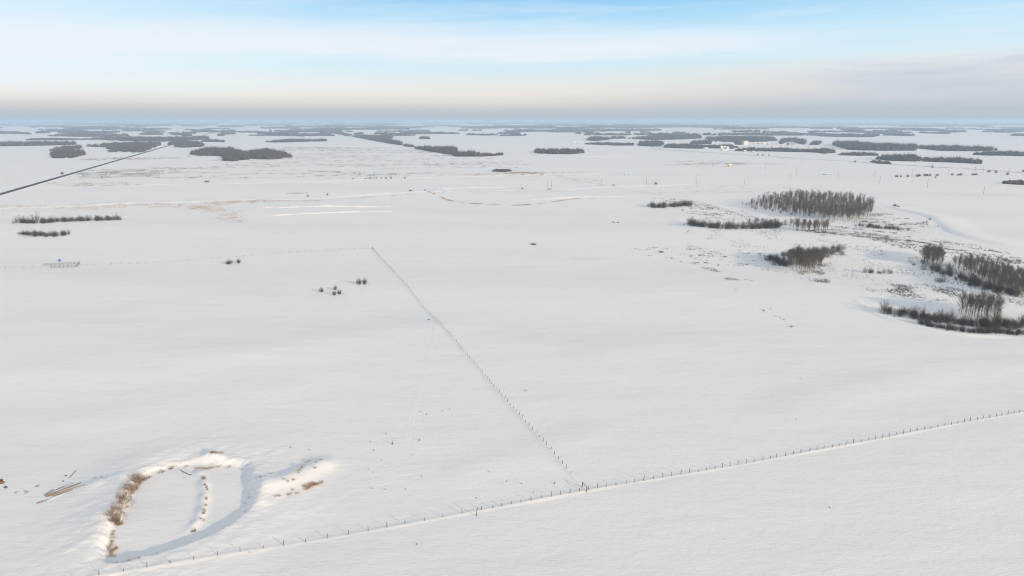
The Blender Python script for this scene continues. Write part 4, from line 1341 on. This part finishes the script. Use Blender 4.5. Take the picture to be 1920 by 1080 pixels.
# ------------------------------------------------------------------ corral and blue trough in the left field
def corral():
    c = G(117, 497)
    root = empty('corral_fence', (c[0], c[1], h1(*c)))
    tag(root, 'grey steel panel corral standing in the left field', 'corral')
    bk0, bk1, fr0, fr1 = G(81, 496.8), G(149.5, 492.5), G(94.7, 502), G(143, 500)
    runs = [(bk0, bk0 + (bk1 - bk0) * .97, 9), (fr0, fr1, 6), (fr1, bk1, 4)]

    def panel(ln, h=1.75):
        b = MB()
        for z in (.35, .7, 1.05, 1.4, h):
            b.tube([(0, 0, z), (ln, 0, z)], .032 if z < h else .04, 4)
        for x in (.05, ln * .33, ln * .66, ln - .05):
            b.tube([(x, .001, .1), (x, .001, h)], .036, 4)
        return b.mesh('panel', M['steel'])
    for a, e, n in runs:
        d = (e - a) / n
        ln = np.linalg.norm(d)
        me = panel(ln * .98)
        for i in range(n):
            o = link(bpy.data.objects.new('panel', me))
            q = a + d * i
            o.parent = root
            o.location = (q[0] - c[0], q[1] - c[1], h1(*q) - h1(*c))
            o.rotation_euler = (0, 0, math.atan2(d[1], d[0]))
        for i in range(n + 1):
            q = a + d * i
            b = MB()
            b.tube([(0, 0, -.2), (0, 0, 1.9)], .075, 6)
            o = b.build('post', M['post'], root)
            o.location = (q[0] - c[0], q[1] - c[1], h1(*q) - h1(*c))


corral()
p = G(111.5, 487)
t = empty('water_tank', (p[0], p[1], h1(*p)))
tag(t, 'small bright blue water tank with sloping pale struts behind the corral', 'tank')
b = MB()
b.tube([(0, 0, 0), (0, 0, .12), (0, 0, 1.1), (0, 0, 1.45), (0, 0, 1.75)], [.62, .68, .68, .6, .2], 12)
b.build('barrel', M['blue'], t, True)
for s in (-1, 1):
    b = MB()
    b.tube([(s * .6, .1, 1.2), (s * 2.3, .2, .0)], .05, 5)
    b.build('strut', M['steel'], t)
b = MB()
b.tube([(0, 0, 1.7), (0, 0, 1.95)], .12, 8)
b.build('lid', M['steel'], t)
p = G(804, 601)
t = empty('salt_tub', (p[0], p[1], h1(*p)))
tag(t, 'small blue tub half buried by the diagonal fence', 'tub')
b = MB()
b.tube([(0, 0, -.1), (0, 0, .42)], [.34, .42], 12)
b.build('bucket', M['blue'], t, True)
b = MB()
b.tube([(0, 0, .421), (0, 0, .5)], [.36, .2], 12)
b.build('contents', M['log'], t, True)

# ------------------------------------------------------------------ utility poles
def utility_pole(px, py, hpx, label, group, arms=1):
    p = G(px, py)
    hgt = min(17, max(8, metres(hpx, py)))
    o = empty('utility_pole', (p[0], p[1], h1(*p)), math.radians(109))
    tag(o, label, 'pole', group)
    b = MB()
    b.tube([(0, 0, -.5), (0, 0, hgt * .5), (0, 0, hgt)], [.22, .19, .14], 7)
    b.build('shaft', M['pole'], o)
    for i in range(arms):
        b = MB()
        b.box((.23, 0, hgt - .7 - i * 1.2), (.12, 2.6, .14))
        b.build('crossarm', M['pole'], o)
        for y in (-1.15, -.45, .45, 1.15):
            b = MB()
            b.tube([(.23, y, hgt - .62 - i * 1.2), (.23, y, hgt - .4 - i * 1.2)], .06, 5)
            b.build('insulator', M['white'], o)


for px, py, hp in ((1026, 354, 18), (1034, 354, 18), (1127, 351, 15)):
    utility_pole(px, py, hp, 'grey utility pole near the crossing of road and rail bed in the centre', 'poles near the crossing')
for px, py, hp in ((1212, 345, 13), (1306, 344, 16), (1396, 344, 16), (1482, 336, 9), (1649, 344, 14), (1738.5, 352, 17), (1844, 364, 16)):
    utility_pole(px, py, hp, 'grey utility pole in the line passing above the large grove', 'poles of the nearer line')
for px, py, hp in ((1434.5, 321, 9), (1493, 328, 15), (1571.5, 334, 13), (1640, 331, 11), (1710, 329, 11), (1777, 328, 11), (1828, 322, 11), (1843, 324, 11), (1891, 326, 11), (1748, 314, 8), (1503, 305, 8), (1376, 311, 7), (1380, 311, 7)):
    utility_pole(px, py, hp, 'thin grey utility pole standing in the far field at upper right', 'poles of the farther line')

# ------------------------------------------------------------------ village and yards
def house(px, py, wpx, hpx, wall, label, roof='gable', depth=None, group=None, rz=math.radians(19.5), name='house'):
    p = G(px, py)
    w = metres(wpx, py)
    h = max(2.4, metres(hpx, py))
    d = depth or min(w * .75, 14)
    o = empty(name, (p[0], p[1], h1(*p) - .2), rz)
    tag(o, label, 'building', group)
    eave = h * (.62 if roof == 'gable' else .94)
    b = MB()
    b.box((0, 0, eave / 2), (w, d, eave))
    if roof == 'gable':
        for s in (-1, 1):
            x = s * w / 2
            b.add([(x, -d / 2, eave), (x, d / 2, eave), (x, 0, h - .12)], [(0, 1, 2)])
    b.build('wall', M[wall], o)
    r = MB()
    if roof == 'gable':
        e = .5
        k = (h - eave) / (d / 2)
        for s in (-1, 1):
            y0, z0 = s * (d / 2 + e), eave - e * k
            r.add([(-w / 2 - e, y0, z0), (w / 2 + e, y0, z0), (w / 2 + e, 0, h), (-w / 2 - e, 0, h),
                   (-w / 2 - e, y0, z0 + .35), (w / 2 + e, y0, z0 + .35), (w / 2 + e, 0, h + .35), (-w / 2 - e, 0, h + .35)],
                  [(0, 1, 2, 3), (4, 5, 6, 7), (0, 1, 5, 4), (1, 2, 6, 5), (3, 0, 4, 7)])
    else:
        r.box((0, 0, h + .05), (w + .5, d + .5, .5))
    r.build('roof', M['snow_roof'], o)
    for s in (-.28, .22):
        b = MB()
        b.box((s * w, -d / 2 - .02, eave * .5), (min(1.6, w * .15), .12, min(1.5, eave * .4)))
        b.build('window', M['grey'], o)
    return o


M['snow_roof'] = material('snow_roof', (.84, .85, .87), .8, color2=(.78, .79, .82), scale=.3)
HS = [(1323, 279, 8, 2.4, 'cream', 'low cream house at the left end of the village', 'gable'),
      (1353, 278.5, 5, 5, 'white', 'tall white building, left of the close trio in the village', 'gable'),
      (1359, 278.5, 4, 4.5, 'white', 'white building in the middle of the close trio', 'gable'),
      (1364, 279, 5, 4, 'cream', 'cream building at the right of the close trio', 'gable'),
      (1358, 282, 14, 2, 'cream', 'long low cream shed in front of the close trio', 'flat'),
      (1397, 271.3, 9, 7, 'cream', 'tallest cream building in front of the dark wood', 'flat'),
      (1371, 271.5, 10, 3, 'cream', 'low cream building left of the tallest one', 'gable'),
      (1336, 268.5, 4, 2.5, 'cream', 'small cream house behind the left garden trees', 'gable'),
      (1424, 270, 6, 2.4, 'ochre', 'ochre house at the left of the far row', 'gable'),
      (1432, 270, 6, 2.6, 'cream', 'cream house in the middle of the far row', 'gable'),
      (1441, 271, 5, 2.4, 'ochre', 'ochre house at the right of the far row', 'gable'),
      (1396.5, 284.5, 4.5, 2.8, 'ochre', 'small ochre house by the road, the left of two', 'gable'),
      (1412, 286, 4.5, 3, 'ochre', 'small ochre house by the road, the right of two', 'gable'),
      (1426, 281, 6, 2.4, 'cream', 'cream house behind the near tree belt', 'gable'),
      (1446, 282.5, 5, 3.4, 'cream', 'cream house beside the near tree belt at right', 'gable'),
      (1452, 276, 11, 2.4, 'white', 'long white shed in the village centre', 'gable'),
      (1467, 280, 3.4, 7, 'cream', 'narrow cream tower building in the village', 'flat'),
      (1472, 281, 4, 3.4, 'ochre', 'low ochre annex beside the narrow tower', 'gable'),
      (1482, 272.5, 13, 6, 'grey', 'large grey building at the right of the village', 'flat'),
      (1503, 278.5, 8, 2.2, 'white', 'white house right of the narrow tower', 'gable'),
      (1531, 278.5, 10, 2.2, 'cream', 'long cream barn at the right end of the village', 'gable'),
      (1519, 276, 5, 2.2, 'ochre', 'small ochre house right of the large grey building', 'gable'),
      (1380, 275.5, 5, 2, 'white', 'white house in the middle of the village gardens', 'gable'),
      (1345, 273.5, 5, 2, 'white', 'white house above the close trio', 'gable'),
      (1410, 276, 7, 2, 'white', 'white house on the open snow of the village', 'gable'),
      (1254, 275, 5, 2.6, 'cream', 'cream farmhouse by the dark trees left of the village', 'gable'),
      (1076, 267.5, 6, 2, 'cream', 'cream farm shed far left of the village', 'gable'),
      (1085, 269, 5, 2, 'ochre', 'ochre farm shed far left of the village', 'gable'),
      (1067.5, 279.5, 8, 3.4, 'cream', 'pale barn behind the grey wood in the upper middle', 'gable'),
      (1044, 282, 6, 2, 'white', 'low white shed behind the grey wood in the upper middle', 'gable'),
      (1017, 282.5, 3, 2.5, 'ochre', 'small ochre shed behind the left end of the grey wood', 'gable'),
      (1624, 279.5, 8, 2, 'white', 'white shed in front of the long dark wood', 'gable'),
      (328, 273.5, 3, 2.4, 'cream', 'small cream house at the end of the highway', 'gable'),
      (1720, 282.8, 8, 2, 'white', 'low white shed by the long dark wood at right', 'gable')]
for a in HS:
    house(a[0], a[1], a[2], a[3], a[4], a[5], a[6])
house(1368, 312, 6.5, 4.6, 'yellow', 'bright yellow shed on the brown lease ground', 'gable', 6, name='yellow_shed')
house(1362.5, 312, 3, 2.6, 'white', 'small white hut left of the yellow shed', 'gable', 3, name='hut')
house(1340, 309.8, 9, 1.6, 'grey', 'low grey equipment box left of the yellow shed', 'flat', 4, name='equipment_shed')
house(1552, 326.3, 17, 2, 'grey', 'long grey shed in the far field at right', 'flat', 5, name='shed')
house(1173, 327, 2.2, 2, 'ochre', 'small ochre bale shed, the left of two on the snow', 'gable', 3, name='shed')
house(1181, 327, 2.4, 2.2, 'ochre', 'small ochre bale shed, the right of two on the snow', 'gable', 3, name='shed')

# ------------------------------------------------------------------ air
hz = MB()
hz.box((0, 0, 42.5), (130000, 130000, 123))
hm = bpy.data.materials.new('haze')
hm.use_nodes = True
nt = hm.node_tree
nt.nodes.clear()
ho = nt.nodes.new('ShaderNodeOutputMaterial')
pv = nt.nodes.new('ShaderNodeVolumePrincipled')
pv.inputs['Color'].default_value = (.60, .785, .98, 1)
pv.inputs['Density'].default_value = 0.000115
pv.inputs['Anisotropy'].default_value = 0.1
nt.links.new(pv.outputs[0], ho.inputs['Volume'])
haze = hz.build('haze', hm)
tag(haze, 'thin blue winter haze lying over the whole plain', kind='stuff')
